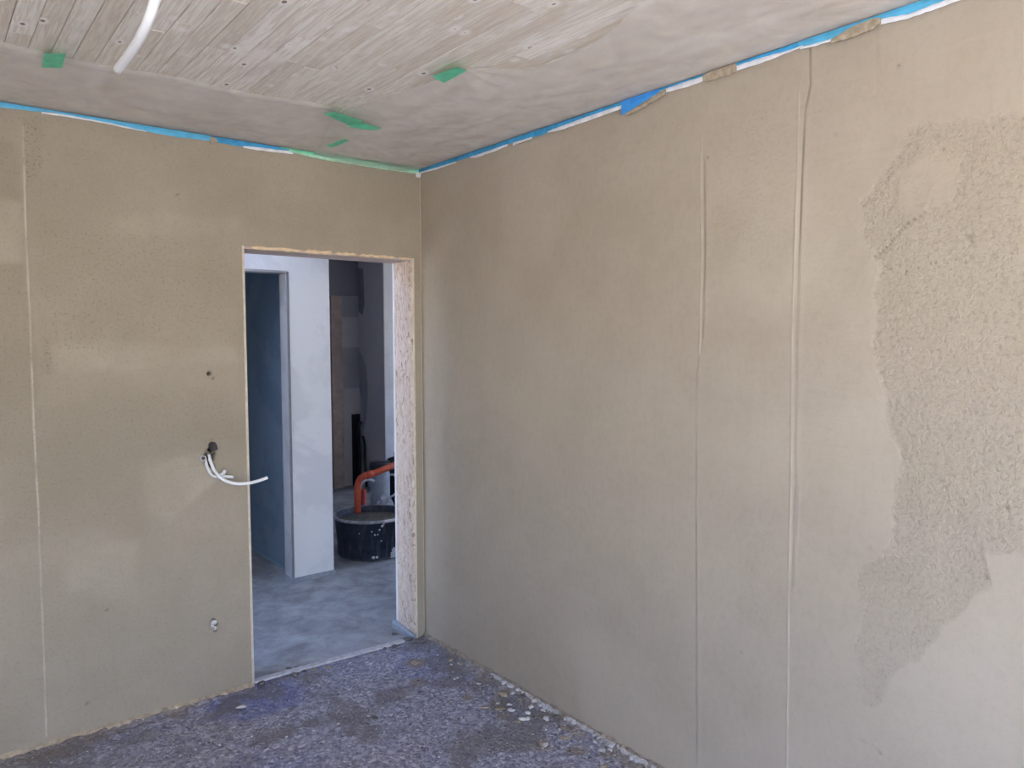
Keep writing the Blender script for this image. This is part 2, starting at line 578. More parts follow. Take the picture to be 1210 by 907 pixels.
def axis(a, b, step, fine=()):
    v = list(np.arange(a, b - 1e-6, step)) + [b]
    for fa, fb, fs in fine:
        v = [q for q in v if q < fa - 1e-9 or q > fb + 1e-9] + list(np.arange(fa, fb + 1e-9, fs))
    return np.array(sorted(set(np.round(v, 5))))


def gridmesh(name, U, V, P, flip=False, skip=None, attrs=None, extra=None):
    """P: array (nu, nv, 3). extra: list of axis boxes joined behind the skin."""
    nu, nv = len(U), len(V)
    verts = P.reshape(-1, 3)
    ii, jj = np.meshgrid(np.arange(nu - 1), np.arange(nv - 1), indexing='ij')
    a = ii * nv + jj
    q = np.stack([a, a + nv, a + nv + 1, a + 1], -1).reshape(-1, 4)
    if skip is not None:
        q = q[~skip.reshape(-1)]
    if flip:
        q = q[:, ::-1]
    vl, fl = [verts], [q]
    base = len(verts)
    for (x0, x1, y0, y1, z0, z1) in (extra or []):
        vl.append(np.array([(x, y, z) for x in (x0, x1) for y in (y0, y1) for z in (z0, z1)]))
        fl.append(np.array([(0, 1, 3, 2), (4, 6, 7, 5), (0, 4, 5, 1), (2, 3, 7, 6), (0, 2, 6, 4), (1, 5, 7, 3)]) + base)
        base += 8
    Vt, Ft = np.concatenate(vl), np.concatenate(fl)
    me = bpy.data.meshes.new(name)
    me.vertices.add(len(Vt))
    me.vertices.foreach_set('co', Vt.astype(np.float32).ravel())
    me.loops.add(len(Ft) * 4)
    me.loops.foreach_set('vertex_index', Ft.astype(np.int32).ravel())
    me.polygons.add(len(Ft))
    me.polygons.foreach_set('loop_start', np.arange(0, len(Ft) * 4, 4, dtype=np.int32))
    me.update(calc_edges=True)
    me.validate()
    sm = np.zeros(len(me.polygons), bool)
    sm[:len(q)] = True
    me.polygons.foreach_set('use_smooth', sm)
    for k, arr in (attrs or {}).items():
        at = me.attributes.new(k, 'FLOAT', 'POINT')
        full = np.zeros(len(Vt), np.float32)
        full[:nu * nv] = arr.reshape(-1)
        at.data.foreach_set('value', full)
    return me


H = 2.5
# ================================================================== STRUCTURE
# ---- right wall (x = 0, looking towards -x)
RIDGES = [
    ([(-0.528, 2.158), (-0.551, 1.618), (-0.573, 0.971), (-0.573, 0.058)], 0.0007, 0.0031),
    ([(-1.806, 2.30), (-1.802, 2.191), (-1.81, 1.905), (-1.808, 1.616), (-1.805, 1.56)], 0.0019, 0.0031),
    ([(-2.162, 2.36), (-2.162, 2.179), (-2.158, 1.874), (-2.155, 1.615), (-2.161, 1.194), (-2.161, 0.818), (-2.167, 0.271), (-2.167, 0.0)], 0.0017, 0.0037),
    ([(-2.192, 1.25), (-2.187, 0.95)], 0.0007, 0.0031),
    ([(-1.717, 1.009), (-1.73, 0.073)], 0.0004, 0.0037),
    ([(-1.972, 0.72), (-1.993, 0.192)], 0.0006, 0.0037),
    ([(-2.201, 1.687), (-2.224, 1.729), (-2.285, 1.744), (-2.343, 1.751)], 0.0009, 0.0043),
    ([(-2.537, 2.358), (-2.637, 2.371), (-2.746, 2.367)], 0.0009, 0.0050),
    ([(-2.496, 2.293), (-2.62, 2.303), (-2.749, 2.277)], 0.0007, 0.0062),
    ([(-2.316, 2.328), (-2.345, 2.335), (-2.353, 2.325), (-2.389, 2.302)], 0.0011, 0.0037),
    ([(-0.787, 1.001), (-0.792, 0.807), (-0.888, 0.594), (-0.917, 0.408)], 0.0006, 0.0050),
]
CRACKS = [
    ([(-1.805, 1.56), (-1.792, 1.498), (-1.799, 1.023), (-1.816, 0.112)], -0.0011, 0.0030),
    ([(-1.815, 2.22), (-1.822, 1.905), (-1.818, 1.616)], -0.0013, 0.0037),
    ([(-2.193, 2.483), (-2.196, 2.371), (-2.181, 2.3), (-2.176, 2.151), (-2.172, 1.873)], -0.0024, 0.0034),
    ([(-2.172, 1.873), (-2.168, 1.6), (-2.174, 1.2), (-2.172, 0.85)], -0.0006, 0.0030),
    ([(-2.394, 2.48), (-2.399, 2.295)], -0.0011, 0.0030),
    ([(-2.406, 1.845), (-2.441, 1.872), (-2.484, 1.925), (-2.517, 1.939), (-2.542, 1.955), (-2.565, 1.958), (-2.604, 1.969), (-2.623, 2.015), (-2.641, 2.049), (-2.665, 2.082)], -0.0027, 0.0037),
    ([(-2.542, 1.955), (-2.556, 2.004)], -0.0016, 0.0037),
    ([(-2.431, 2.054), (-2.462, 2.087), (-2.497, 2.115)], -0.0018, 0.0045),
    ([(-2.384, 0.446), (-2.432, 0.438)], -0.0016, 0.0030),
]
ROUGH_A = [(-2.366, 1.998), (-2.424, 2.071), (-2.495, 2.16), (-2.563, 2.167), (-2.673, 2.154), (-2.691, 2.166), (-2.9, 2.15), (-2.92, 1.091), (-2.717, 1.066), (-2.706, 0.986), (-2.663, 0.896), (-2.602, 0.855), (-2.541, 0.73), (-2.496, 0.69), (-2.44, 0.571), (-2.384, 0.536), (-2.381, 0.952), (-2.429, 1.001), (-2.468, 1.046), (-2.486, 1.24), (-2.466, 1.38), (-2.415, 1.519), (-2.412, 1.804), (-2.382, 1.854)]
SMOOTH_A = [(-2.458, 2.076), (-2.523, 2.109), (-2.617, 2.07), (-2.6, 1.975), (-2.517, 1.953), (-2.461, 1.962)]
ROUGH_B = [(-1.958, 1.052), (-2.028, 1.092), (-2.134, 1.083), (-2.14, 0.813), (-2.114, 0.64), (-1.971, 0.652)]
ROUGH_C = [(-1.972, 2.376), (-2.135, 2.387), (-2.16, 1.874), (-2.045, 1.804), (-1.883, 1.898), (-1.844, 2.184)]
PITS_R = [(-2.643, 1.873, .010), (-2.650, 1.862, .007), (-2.702, 1.825, .006), (-2.454, 2.355, .006), (-2.281, 2.209, .006), (-1.83, 2.226, .006), (-1.989, 0.57, .005), (-2.011, 0.615, .004),
          (-2.412, 1.016, .006), (-2.709, 1.005, .006), (-2.751, 1.192, .006), (-2.597, 1.24, .007), (-2.606, 1.225, .006), (-2.456, 0.427, .006), (-2.448, 0.432, .005), (-2.575, 2.105, .006)]
U = axis(-3.0, 0.0, 0.012, [(-2.80, -2.37, 0.005), (-2.21, -2.14, 0.0028), (-1.84, -1.785, 0.0028), (-0.59, -0.515, 0.004)])
V = axis(0.0, H, 0.0075)
y, z = np.meshgrid(U, V, indexing='ij')
h = 0.0022 * fbm(y, z, 2.2, 3) + 0.0010 * fbm(y, z * 0.35, 9, 3, 3)
rough = np.clip(polymask(y, z, ROUGH_A, 0.012, 0.03) - polymask(y, z, SMOOTH_A, 0.02, 0.02) * 0.75, 0, 1)
inner = np.clip(sstep(-2.55, -2.42, y), 0, 1)
rough = rough * (1 - 0.35 * sstep(1.15, 0.8, z))
rough = np.maximum(rough, 0.35 * polymask(y, z, ROUGH_B, 0.03, 0.03, 2))
rough = np.maximum(rough, 0.30 * polymask(y, z, ROUGH_C, 0.05, 0.05, 4))
rough = np.maximum(rough, 0.16)
cavity_shade = np.zeros_like(y)  # painted dark inside cracks and pits, on top of their relief shadow
pale = 0.2 * sstep(0.1, 0.5, fbm(y, z, 1.6, 3, 8)) * (rough < 0.4)
for pts, a, w in RIDGES:
    d, _ = segdist(y, z, pts)
    h += 0.68 * a * np.exp(-(d / w) ** 2) * (0.35 + 1.3 * (vnoise(y, z, 16, 2) + 0.5))
    pale = np.maximum(pale, (0.6 if a > 0.0013 else 0.12) * min(1, a / 0.0016) * np.exp(-(d / (w * 0.7)) ** 2) * (0.5 + 1.0 * (vnoise(y, z, 16, 2) + 0.5)))
for pts, a, w in CRACKS:
    d, sd = segdist(y, z, pts)
    e = np.exp(-(d / w) ** 2) * np.clip(0.62 + 1.1 * vnoise(y, z, 13, 5), 0.1, 1.15)
    h += a * e + 0.0010 * np.exp(-((d - 0.010) / 0.008) ** 2) * (sd > 0)
    cavity_shade = np.maximum(cavity_shade, min(0.7, -a * 230) * np.exp(-(d / (w * 0.65)) ** 2) * np.clip(0.62 + 1.1 * vnoise(y, z, 13, 5), 0.1, 1.15))
d, sd = segdist(y, z, [(-2.431, 1.814), (-2.51, 1.797), (-2.574, 1.81), (-2.635, 1.814)])
pit = np.maximum(0.8 * np.exp(-(d / 0.016) ** 2), 0.25 * rough * (rough > 0.2))
h -= 0.0016 * np.exp(-(d / 0.014) ** 2) * sstep(0.0, 0.3, vnoise(y, z, 70, 6))
for (py, pz, pr) in PITS_R:
    pr *= 0.75
    e = np.exp(-(((y - py) / pr) ** 2 + ((z - pz) / (pr * 0.8)) ** 2))
    h -= 0.004 * e
    cavity_shade = np.maximum(cavity_shade, 0.45 * e)
h += 0.0006 * rough * (rough > 0.2) * fbm(y, z, 75, 2, 1)
h = np.where(z < 0.03, h - 0.001, h)
dark_tone = 0.25 * sstep(0.45, 0.05, z + 0.25 * fbm(y, z, 2, 3, 9)) * sstep(-1.6, -0.1, y)  # darker towards the floor and the room corner
P = np.stack([-h, y, z], -1)
me = gridmesh('wall_right', U, V, P, flip=False, attrs={'rough': rough, 'cavity_shade': cavity_shade, 'pale': pale, 'dark_tone': dark_tone, 'pit': pit},
              extra=[(0.008, 0.2, -3.0, 0.0, 0, H), (0.0, 0.2, -5.1, -3.0, 0, H)])
wall_right = tag(link('wall_right', me, PLASTER), 'tall beige clay plaster wall on the right with two vertical ridges and a rough unfinished patch', None, None, 'structure')

# ---- back wall (y = 0, looking towards -y) with the door opening
DX0, DX1, DZ = -0.935, -0.05, 2.04
PITS_L = [(-1.101, 1.467, .011, .02), (-1.085, 1.445, .006, .004), (-1.098, 1.150, .013, .035), (-1.101, 1.128, .014, .04), (-1.108, 1.06, .014, .02), (-1.12, 1.095, .017, .045), (-1.10, 1.095, .018, .05), (-1.094, 1.05, .008, .01),
          (-1.108, 0.333, .016, .02), (-1.112, 0.352, .012, .016), (-1.104, 0.308, .009, .012), (-1.534, 0.501, .008, .003), (-1.617, 0.131, .007, .003), (-1.348, 2.319, .005, .003), (-1.211, 2.234, .005, .003)]
U = axis(-2.1, 0.0, 0.012, [(-1.15, -1.07, 0.003), (-1.785, -1.745, 0.003)])
U = np.array(sorted(set(list(U) + [DX0, DX1])))
V = axis(0.0, H, 0.0085, [(1.03, 1.18, 0.003), (1.44, 1.48, 0.003), (0.29, 0.37, 0.003)])
V = np.array(sorted(set(list(V) + [DZ])))
x, z = np.meshgrid(U, V, indexing='ij')
h = 0.0022 * fbm(x, z, 2.4, 3, 20) + 0.0009 * fbm(x * 0.4, z, 9, 3, 23)
ROUGH_L1 = [(-1.745, 2.10), (-1.30, 2.06), (-1.0, 1.98), (-0.99, 1.64), (-1.5, 1.60), (-1.74, 1.56)]
ROUGH_L2 = [(-1.90, 1.93), (-1.778, 1.90), (-1.742, 1.556), (-1.749, 1.30), (-1.96, 1.30)]
ROUGH_L3 = [(-1.92, 2.35), (-1.775, 2.37), (-1.775, 2.15), (-1.92, 2.12)]
ROUGH_L4 = [(-1.758, 2.456), (-1.697, 2.467), (-1.703, 2.274), (-1.762, 2.17)]
ROUGH_L5 = [(-1.90, 1.36), (-1.40, 1.42), (-1.0, 1.38), (-0.95, 1.13), (-1.36, 1.12), (-1.42, 0.85), (-1.9, 0.80)]
rough = np.full_like(x, 0.26)
for poly, a, wv in ((ROUGH_L1, .62, .05), (ROUGH_L2, .75, .02), (ROUGH_L3, .9, .02), (ROUGH_L4, .9, .02), (ROUGH_L5, .62, .05)):
    rough = np.maximum(rough, a * polymask(x, z, poly, 0.03, wv, a))
pit_zone = polymask(x, z, [(-1.718, 1.851), (-1.603, 1.857), (-1.484, 1.811), (-1.423, 1.726), (-1.492, 1.552), (-1.7, 1.555), (-1.765, 1.687)], 0.06, 0.05, 3)
d, _ = segdist(x, z, [(-1.69, 1.715), (-1.62, 1.71), (-1.55, 1.71)])
spk = sstep(0.16, 0.34, vnoise(x, z, 75, 5))
cavity_shade = np.zeros_like(x)
pit = np.maximum(0.40 * pit_zone, 0.95 * np.exp(-(d / 0.013) ** 2))
strip_l4 = polymask(x, z, ROUGH_L4, 0.01, 0.01, 9) + polymask(x, z, [(-1.726, 1.622), (-1.697, 1.622), (-1.693, 1.485), (-1.728, 1.485)], 0.006, 0.01, 9)
pit = np.maximum(pit, 0.7 * np.clip(strip_l4, 0, 1))
pit = np.maximum(pit, 0.38 * polymask(x, z, ROUGH_L1, 0.05, 0.05, 3))
pit = np.maximum(pit, 0.30 * polymask(x, z, ROUGH_L5, 0.05, 0.05, 3))
pit = np.maximum(pit, 0.35 * polymask(x, z, ROUGH_L2, 0.03, 0.03, 3))
pit = np.maximum(pit, 0.18)
dark_tone = 0.28 * np.maximum(polymask(x, z, ROUGH_L3, 0.015, 0.03, 2), 0.8 * polymask(x, z, ROUGH_L2, 0.012, 0.02, 2))
dark_tone = np.maximum(dark_tone, 0.15 * strip_l4)
dark_tone = np.maximum(dark_tone, 0.18 * polymask(x, z, ROUGH_L5, 0.05, 0.05, 4))
pale = np.zeros_like(x)
SM = [([(-1.368, 1.077), (-1.136, 1.116), (-1.058, 1.013), (-1.284, 0.832), (-1.366, 0.917)], .65), ([(-1.674, 0.759), (-1.484, 0.777), (-1.42, 0.766), (-1.421, 0.504), (-1.679, 0.604)], .4),
      ([(-1.70, 1.60), (-1.49, 1.604), (-0.976, 1.582), (-0.978, 1.525), (-1.431, 1.481), (-1.68, 1.50)], .5), ([(-1.90, 2.12), (-1.775, 2.14), (-1.775, 1.92), (-1.90, 1.89)], .5), ([(-1.411, 2.142), (-0.962, 2.151), (-0.945, 2.096), (-1.477, 2.034)], .35)]
for k, (poly, a) in enumerate(SM):
    m = polymask(x, z, poly, 0.022, 0.022, k)
    pale = np.maximum(pale, 0.26 * a * m * np.clip(0.8 + 0.9 * fbm(x, z, 7, 3, 33), 0, 1.3))
    rough = rough * (1 - 0.85 * m) + 0.1 * m
    cavity_shade = cavity_shade * (1 - m)
    h += 0.0010 * m
for pts, a, w in (([(-1.761, 2.424), (-1.765, 2.074), (-1.764, 1.719), (-1.765, 1.293), (-1.762, 0.96), (-1.763, 0.52), (-1.765, 0.039)], .0028, .004),
                  ([(-1.778, 0.912), (-1.73, 0.920), (-1.678, 0.914)], .0012, .006), ([(-1.66, 0.755), (-1.50, 0.80), (-1.46, 0.815)], .0013, .005),
                  ([(-1.36, 1.09), (-1.20, 1.12), (-1.0, 1.14)], .0008, .006), ([(-1.9, 0.10), (-1.80, 0.07), (-1.74, 0.085)], .0012, .006),
                  ([(-1.66, 0.62), (-1.42, 0.66)], .0008, .006)):
    d, _ = segdist(x, z, pts)
    h += a * np.exp(-(d / w) ** 2) * (0.75 + 0.5 * (vnoise(x, z, 18, 6) + 0.5))
    if a > .002:
        pale = np.maximum(pale, 0.85 * np.exp(-(d / 0.0034) ** 2) * np.clip(0.75 + 0.9 * vnoise(x * 0.2, z, 14, 3), 0.15, 1))
        cavity_shade *= (d > 0.01)
for k, (px, pz, pr, dp) in enumerate(PITS_L):
    rr = np.hypot(x - px, z - pz) / pr + 0.25 * vnoise(x, z, 120, k)
    e = sstep(1.0, 0.55, rr)
    h -= dp * e
    h += 0.003 * np.exp(-((rr - 1.25) / 0.3) ** 2)
    cavity_shade = np.maximum(cavity_shade, (0.9 if dp > .015 and pz > 0.5 else 0.5) * e)  # holes painted dark as well as sunk
halo = sstep(1.15, 0.55, np.hypot((x + 1.108 - 0.12 * (z - 1.10)) / 0.026, (z - 1.095) / 0.070) + 0.55 * vnoise(x, z, 60, 4))
cavity_shade = np.maximum(cavity_shade, 0.62 * halo)  # shade of the recess around the cables painted in
h -= 0.006 * halo
h = np.clip(h, -0.05, 0.02)
h += 0.0008 * rough * (rough > 0.2) * fbm(x, z, 75, 2, 1)
# the edge of the opening keeps a clean line
P = np.stack([x, -h, z], -1)
skip = ((U[:-1][:, None] >= DX0 - 1e-6) & (U[1:][:, None] <= DX1 + 1e-6) & (V[1:][None, :] <= DZ + 1e-6))
me = gridmesh('wall_back', U, V, P, flip=False, skip=skip, attrs={'rough': rough, 'cavity_shade': cavity_shade, 'pale': pale, 'dark_tone': np.clip(dark_tone + 0.60 + 0.35 * fbm(x, z, 3.0, 4, 17) * (pale < 0.5), 0, 1), 'pit': pit},  # whole wall carried to a darker olive tone, varied by noise
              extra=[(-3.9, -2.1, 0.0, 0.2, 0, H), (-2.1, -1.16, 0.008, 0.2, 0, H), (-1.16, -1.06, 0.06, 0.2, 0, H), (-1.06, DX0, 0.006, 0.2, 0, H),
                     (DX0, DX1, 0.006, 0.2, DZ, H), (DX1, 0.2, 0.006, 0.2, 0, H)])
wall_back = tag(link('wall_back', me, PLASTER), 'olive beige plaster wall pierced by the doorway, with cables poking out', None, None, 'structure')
# pale corner beads around the opening and in the corner
for d_ in ((DX0 - 0.010, DX0 + 0.001, -0.004, 0.03, 0.012, DZ), (DX1 - 0.001, DX1 + 0.006, -0.003, 0.03, 0.0, DZ), (-0.004, -0.001, -0.0035, 0.0, 0.01, 2.49)):
    boxobj('corner_bead', d_, BEAD, wall_back, 0.0015)

# ---- remaining shell of the room
bm = bmesh.new()
for d_ in ((XL - 0.2, XL, -5.1, -4.7, 0, H), (XL - 0.2, XL, -2.8, 0.2, 0, H), (XL - 0.2, XL, -4.7, -2.8, 2.2, H), (XL - 0.2, XL, -4.7, -2.8, 0, 0.9)):
    box(bm, *d_)
tag(obj('wall_left', bm, ROOMWALL), 'plain wall left of the camera with a wide window opening', None, None, 'structure')
bm = bmesh.new()
for d_ in ((XL, -2.4, YF - 0.2, YF, 0, H), (-0.8, 0.0, YF - 0.2, YF, 0, H), (-2.4, -0.8, YF - 0.2, YF, 2.3, H)):
    box(bm, *d_)
tag(obj('wall_front', bm, ROOMWALL), 'wall behind the camera with the wide window opening', None, None, 'structure')
tag(boxobj('ground', (-40, 40, -40, 40, -0.4, -0.25), GROUND), 'dry ground in the sun outside the window', None, None, 'structure')

# ---- hall and rooms beyond the doorway
tag(boxobj('wall_hall_front', (0.2, 3.7, 0.0, 0.2, 0, H), WHITEWALL), 'white hall wall to the right of the doorway', None, None, 'structure')
WY0, WY1 = 1.30, 1.42
bm = bmesh.new()
box(bm, -0.205, 0.082, WY0, WY1, 0.0, H)
box(bm, -1.10, -0.205, WY0, WY1, 2.06, H)
box(bm, -2.8, -1.10, WY0, WY1, 0.0, H)
wall_hall = tag(obj('wall_hall', bm, WHITEWALL), 'white plasterboard wall end seen through the doorway beside the dark inner opening', None, None, 'structure')
boxobj('jamb', (-0.211, -0.205, WY0 + 0.012, WY1 + 0.01, 0.03, 2.05), JAMB, wall_hall, 0.001)
boxobj('jamb_edge', (-0.213, -0.199, WY0 - 0.004, WY0 + 0.008, 0.03, 2.055), simple('dark_jamb_edge', (0.20, 0.20, 0.215), 0.6), wall_hall, 0.002)
boxobj('jamb_edge', (-0.215, -0.205, WY0 + 0.008, WY0 + 0.030, 0.03, 2.05), JAMB, wall_hall, 0.002)
boxobj('jamb_head', (-1.10, -0.205, WY0 + 0.004, WY1, 2.046, 2.06), JAMB, wall_hall, 0.001)
boxobj('edge_strip', (-0.215, 0.09, WY0 - 0.010, WY0, 0.0, 0.036), FOAM, wall_hall, 0.003)
boxobj('edge_strip', (-0.217, -0.205, WY0, WY1, 0.0, 0.032), FOAM, wall_hall, 0.003)
boxobj('edge_strip', (0.082, 0.092, WY0 - 0.01, WY1, 0.0, 0.036), FOAM, wall_hall, 0.003)
tag(boxobj('wall_partition', (-0.14, 0.082, WY1, 4.1, 0, H), BLUEWALL), 'teal blue boarded partition in the dark room behind the white wall', None, None, 'structure')
boxobj('dust_line', (-0.146, -0.14, WY1 + 0.02, 4.1, 0.0, 0.02), simple('pale_blue_dust', (0.30, 0.42, 0.52), 0.9), bpy.data.objects['wall_partition'])
tag(boxobj('wall_blue_far', (-2.8, -0.14, 4.1, 4.3, 0, H), BLUEWALL), 'far wall of the dark blue room', None, None, 'structure')
tag(boxobj('wall_blue_side', (-3.0, -2.8, 1.30, 4.3, 0, H), BLUEWALL), 'side wall of the dark blue room', None, None, 'structure')
bm = bmesh.new()
box(bm, -2.8, -2.6, 0.2, 0.25, 0, H)
box(bm, -2.8, -2.6, 1.25, WY0, 0, H)
box(bm, -2.8, -2.6, 0.25, 1.25, 2.25, H)
tag(obj('wall_hall_left', bm, WHITEWALL), 'left end wall of the hall with an opening to daylight', None, None, 'structure')
wall_alcove = tag(boxobj('wall_alcove', (0.082, 1.735, 4.1, 4.3, 0, H), GREYWALL), 'grey back wall of the alcove beyond the hall', None, None, 'structure')
wall_block = tag(boxobj('wall_block', (1.735, 3.7, 3.53, 4.3, 0, H), WHITEWALL), 'white wall end at the back of the hall, behind the orange pipe', None, None, 'structure')
bm = bmesh.new()
for d_ in ((3.5, 3.7, 0.2, 0.7, 0, H), (3.5, 3.7, 1.9, 3.53, 0, H), (3.5, 3.7, 0.7, 1.9, 0, 1.0), (3.5, 3.7, 0.7, 1.9, 2.1, H)):  # gap between these boxes is an added, unseen light opening
    box(bm, *d_)
tag(obj('wall_hall_right', bm, WHITEWALL), 'right end wall of the hall with an opening added to light the alcove', None, None, 'structure')
GREYA = mat_board('light_grey_skim', (0.55, 0.51, 0.50), (0.49, 0.455, 0.45), 0.5)
GREYB = mat_board('mid_grey_skim', (0.40, 0.38, 0.39), (0.35, 0.33, 0.345), 0.5)
GREYC = mat_board('dark_grey_skim', (0.27, 0.25, 0.26), (0.22, 0.21, 0.22), 0.6)
boxobj('skim_patch', (0.09, 1.73, 4.092, 4.1, 2.085, 2.49), GREYC, wall_alcove)
boxobj('skim_patch', (1.53, 1.73, 4.094, 4.1, 1.86, 2.075), GREYB, wall_alcove)
boxobj('skim_patch', (1.53, 1.73, 4.094, 4.1, 1.53, 1.855), GREYA, wall_alcove)
boxobj('skim_patch', (1.53, 1.73, 4.094, 4.1, 1.08, 1.525), GREYB, wall_alcove)
boxobj('skim_patch', (1.53, 1.625, 4.094, 4.1, 0.0, 1.075), GREYA, wall_alcove)
boxobj('skim_patch', (1.625, 1.73, 4.094, 4.1, 0.80, 1.075), GREYA, wall_alcove)
boxobj('niche_shade', (1.625, 1.733, 4.090, 4.1, 0.0, 0.79), BLACK, wall_alcove)  # black sheet painted as the dark of a recess
boxobj('side_board', (1.727, 1.735, 3.53, 4.09, 0.0, 2.49), GREYA, wall_block)
bm = bmesh.new()
prof = [(4.088, 2.40), (3.97, 2.38), (3.95, 2.0), (4.0, 1.88), (4.088, 1.92)]
f = [bm.verts.new((1.7255, a, b)) for a, b in prof]
g = [bm.verts.new((1.727, a, b)) for a, b in prof]
bm.faces.new(f)
for k in range(5):
    bm.faces.new((f[k], g[k], g[(k + 1) % 5], f[(k + 1) % 5]))
obj('skim_patch', bm, GREYC, wall_block)
bm = bmesh.new()
prof = [(4.088, 1.50), (4.03, 1.45), (3.93, 1.33), (3.90, 1.05), (3.94, 0.75), (4.02, 0.62), (4.03, 0.95), (4.088, 1.03)]
f = [bm.verts.new((1.7255, a, b)) for a, b in prof]
g = [bm.verts.new((1.727, a, b)) for a, b in prof]
bm.faces.new(f)
for k in range(8):
    bm.faces.new((f[k], g[k], g[(k + 1) % 8], f[(k + 1) % 8]))
obj('skim_patch', bm, GREYB, wall_block)

# ---- door lining
door = tag(empty('door_1', (DX1, 0.1, 0)), 'unfinished doorway to the hall lined with raw strand board', None, None, 'structure')


def dpart(name, dims, mat, bevel=0.0):
    o = boxobj(name, dims, mat, door, bevel)
    o.matrix_parent_inverse = Matrix.Translation((-DX1, -0.1, 0))
    return o


bm = bmesh.new()
n = 60
ring = []
for k in range(n + 1):
    zz = 0.03 + (DZ - 0.03) * k / n
    j = 0.004 * (random.random() - 0.5)
    j2 = 0.003 * (random.random() - 0.5)
    ring.append([bm.verts.new(p) for p in ((-0.061, 0.011 + j, zz), (-0.061, 0.178 + j2, zz), (-0.05, 0.182, zz), (-0.05, 0.006, zz))])
for a, b in zip(ring, ring[1:]):
    for k in range(4):
        bm.faces.new((a[k], a[(k + 1) % 4], b[(k + 1) % 4], b[k]))
bm.faces.new(ring[-1])
bm.faces.new(ring[0][::-1])
bmesh.ops.recalc_face_normals(bm, faces=list(bm.faces))
o = obj('strand_board', bm, OSB, door)
o.matrix_parent_inverse = Matrix.Translation((-DX1, -0.1, 0))
dpart('board_edge', (-0.063, -0.05, 0.182, 0.196, 0.02, DZ), WHITEWALL, 0.003)
dpart('lintel_board', (DX0, -0.05, 0.012, 0.2, DZ - 0.012, DZ), LINTEL, 0.001)
# cream foam squeezed out under the lintel
for (xa, xb, ht) in ((-0.90, -0.66, 0.010), (-0.64, -0.50, 0.013), (-0.49, -0.37, 0.008), (-0.36, -0.15, 0.009), (-0.13, -0.06, 0.006)):
    bm = bmesh.new()
    pts = [(xa + (xb - xa) * k / 10, 0.004 + 0.003 * (random.random() - .5), DZ - 0.004 + 0.004 * (random.random() - .5)) for k in range(11)]
    tube(bm, pts, [0.002] + [ht * (0.7 + 0.5 * random.random()) for _ in range(9)] + [0.002], 8)
    o = obj('foam_bead', bm, CREAM, door, True)
    o.matrix_parent_inverse = Matrix.Translation((-DX1, -0.1, 0))
# strip of grey edge foam curling off the foot of the board
bm = bmesh.new()
pa = [(-0.074, 0.21, 0.050), (-0.073, 0.16, 0.044), (-0.071, 0.10, 0.038), (-0.070, 0.05, 0.030), (-0.060, 0.008, 0.018)]
rows = [[bm.verts.new((a[0] + dx, a[1], zz)) for dx, zz in ((-0.006, 0.0), (-0.010, a[2] * 0.6), (0.0, a[2]), (0.006, a[2]), (0.006, 0.0))] for a in pa]
for a, b in zip(rows, rows[1:]):
    for k in range(5):
        bm.faces.new((a[k], a[(k + 1) % 5], b[(k + 1) % 5], b[k]))
bm.faces.new(rows[0][::-1])
bm.faces.new(rows[-1])
bmesh.ops.recalc_face_normals(bm, faces=list(bm.faces))
o = obj('edge_foam', bm, FOAM, door)
o.matrix_parent_inverse = Matrix.Translation((-DX1, -0.1, 0))

# ---- floor of the room
U = axis(-2.5, 0.0, 0.008)
V = axis(-2.2, 0.03, 0.008)
x, y = np.meshgrid(U, V, indexing='ij')
lump = fbm(x, y, 34, 3, 2)
h = 0.0030 * fbm(x, y, 6, 3) + 0.0055 * lump + 0.005 * np.maximum(0, vnoise(x, y, 55, 4) - 0.12)
near = np.minimum(-x, np.where(x < DX0, -y, 9))
h += 0.012 * sstep(0.05, 0.0, near) + 0.006 * sstep(0.05, 0.25, vnoise(x, y, 24, 9)) * sstep(0.25, 0.0, near)
h -= 0.004
h = np.where(y > -0.01, np.minimum(h, 0.004), h)
rd = np.hypot(x + 0.95, (y + 0.10) * 1.1) + 0.12 * fbm(x, y, 9, 3, 5)
blue = sstep(0.30, 0.12, rd) + 0.35 * sstep(0.06, 0.4, fbm(x, y, 3, 3, 12))
ochre = sstep(0.10, 0.02, near + 0.10 * fbm(x, y, 10, 3, 6)) * 0.8
for (cx, cy, r) in ((-0.15, -0.86, .06), (-0.09, -0.80, .05), (-0.216, -0.263, .06), (-0.19, -0.95, .035), (-0.22, -1.238, .045), (-0.03, -1.2, .05), (-0.05, -1.45, .06), (-0.30, -0.45, .05), (-0.07, -0.62, .05), (-0.06, -1.05, .055), (-0.14, -1.35, .05), (-0.10, -0.45, .05), (-0.22, -0.72, .035)):
    ochre = np.maximum(ochre, 0.85 * sstep(1.1, 0.5, np.hypot(x - cx, y - cy) / r + 0.6 * fbm(x, y, 26, 3, 7)))
dark_tone = 0.65 * sstep(0.08, 0.42, fbm(x, y, 5, 4, 15))
dark_tone = np.maximum(dark_tone, 0.55 * sstep(-1.05, -1.6, x + 0.5 * fbm(x, y, 4, 4, 18)) * sstep(-0.25, 0.2, fbm(x, y, 11, 3, 19)))
dark_tone = np.maximum(dark_tone, 0.7 * sstep(0.16, 0.05, np.hypot(x + 0.06, y + 0.10) + 0.10 * fbm(x, y, 12, 3)))  # darker blotches, a darker left side and a dark corner spot
P = np.stack([x, y, h], -1)
me = gridmesh('floor', U, V, P, flip=False, attrs={'blue': np.clip(blue, 0, 1), 'ochre': ochre, 'dark_tone': dark_tone},
              extra=[(XL, 0.0, -5.1, 0.03, -0.2, -0.012), (XL, -2.5, YF, 0.0, -0.012, -0.004), (-2.5, 0.0, YF, -2.2, -0.012, -0.004)])
floor = tag(link('floor', me, SCREED), 'rough bluish grey subfloor littered with plaster crumbs', None, None, 'structure')
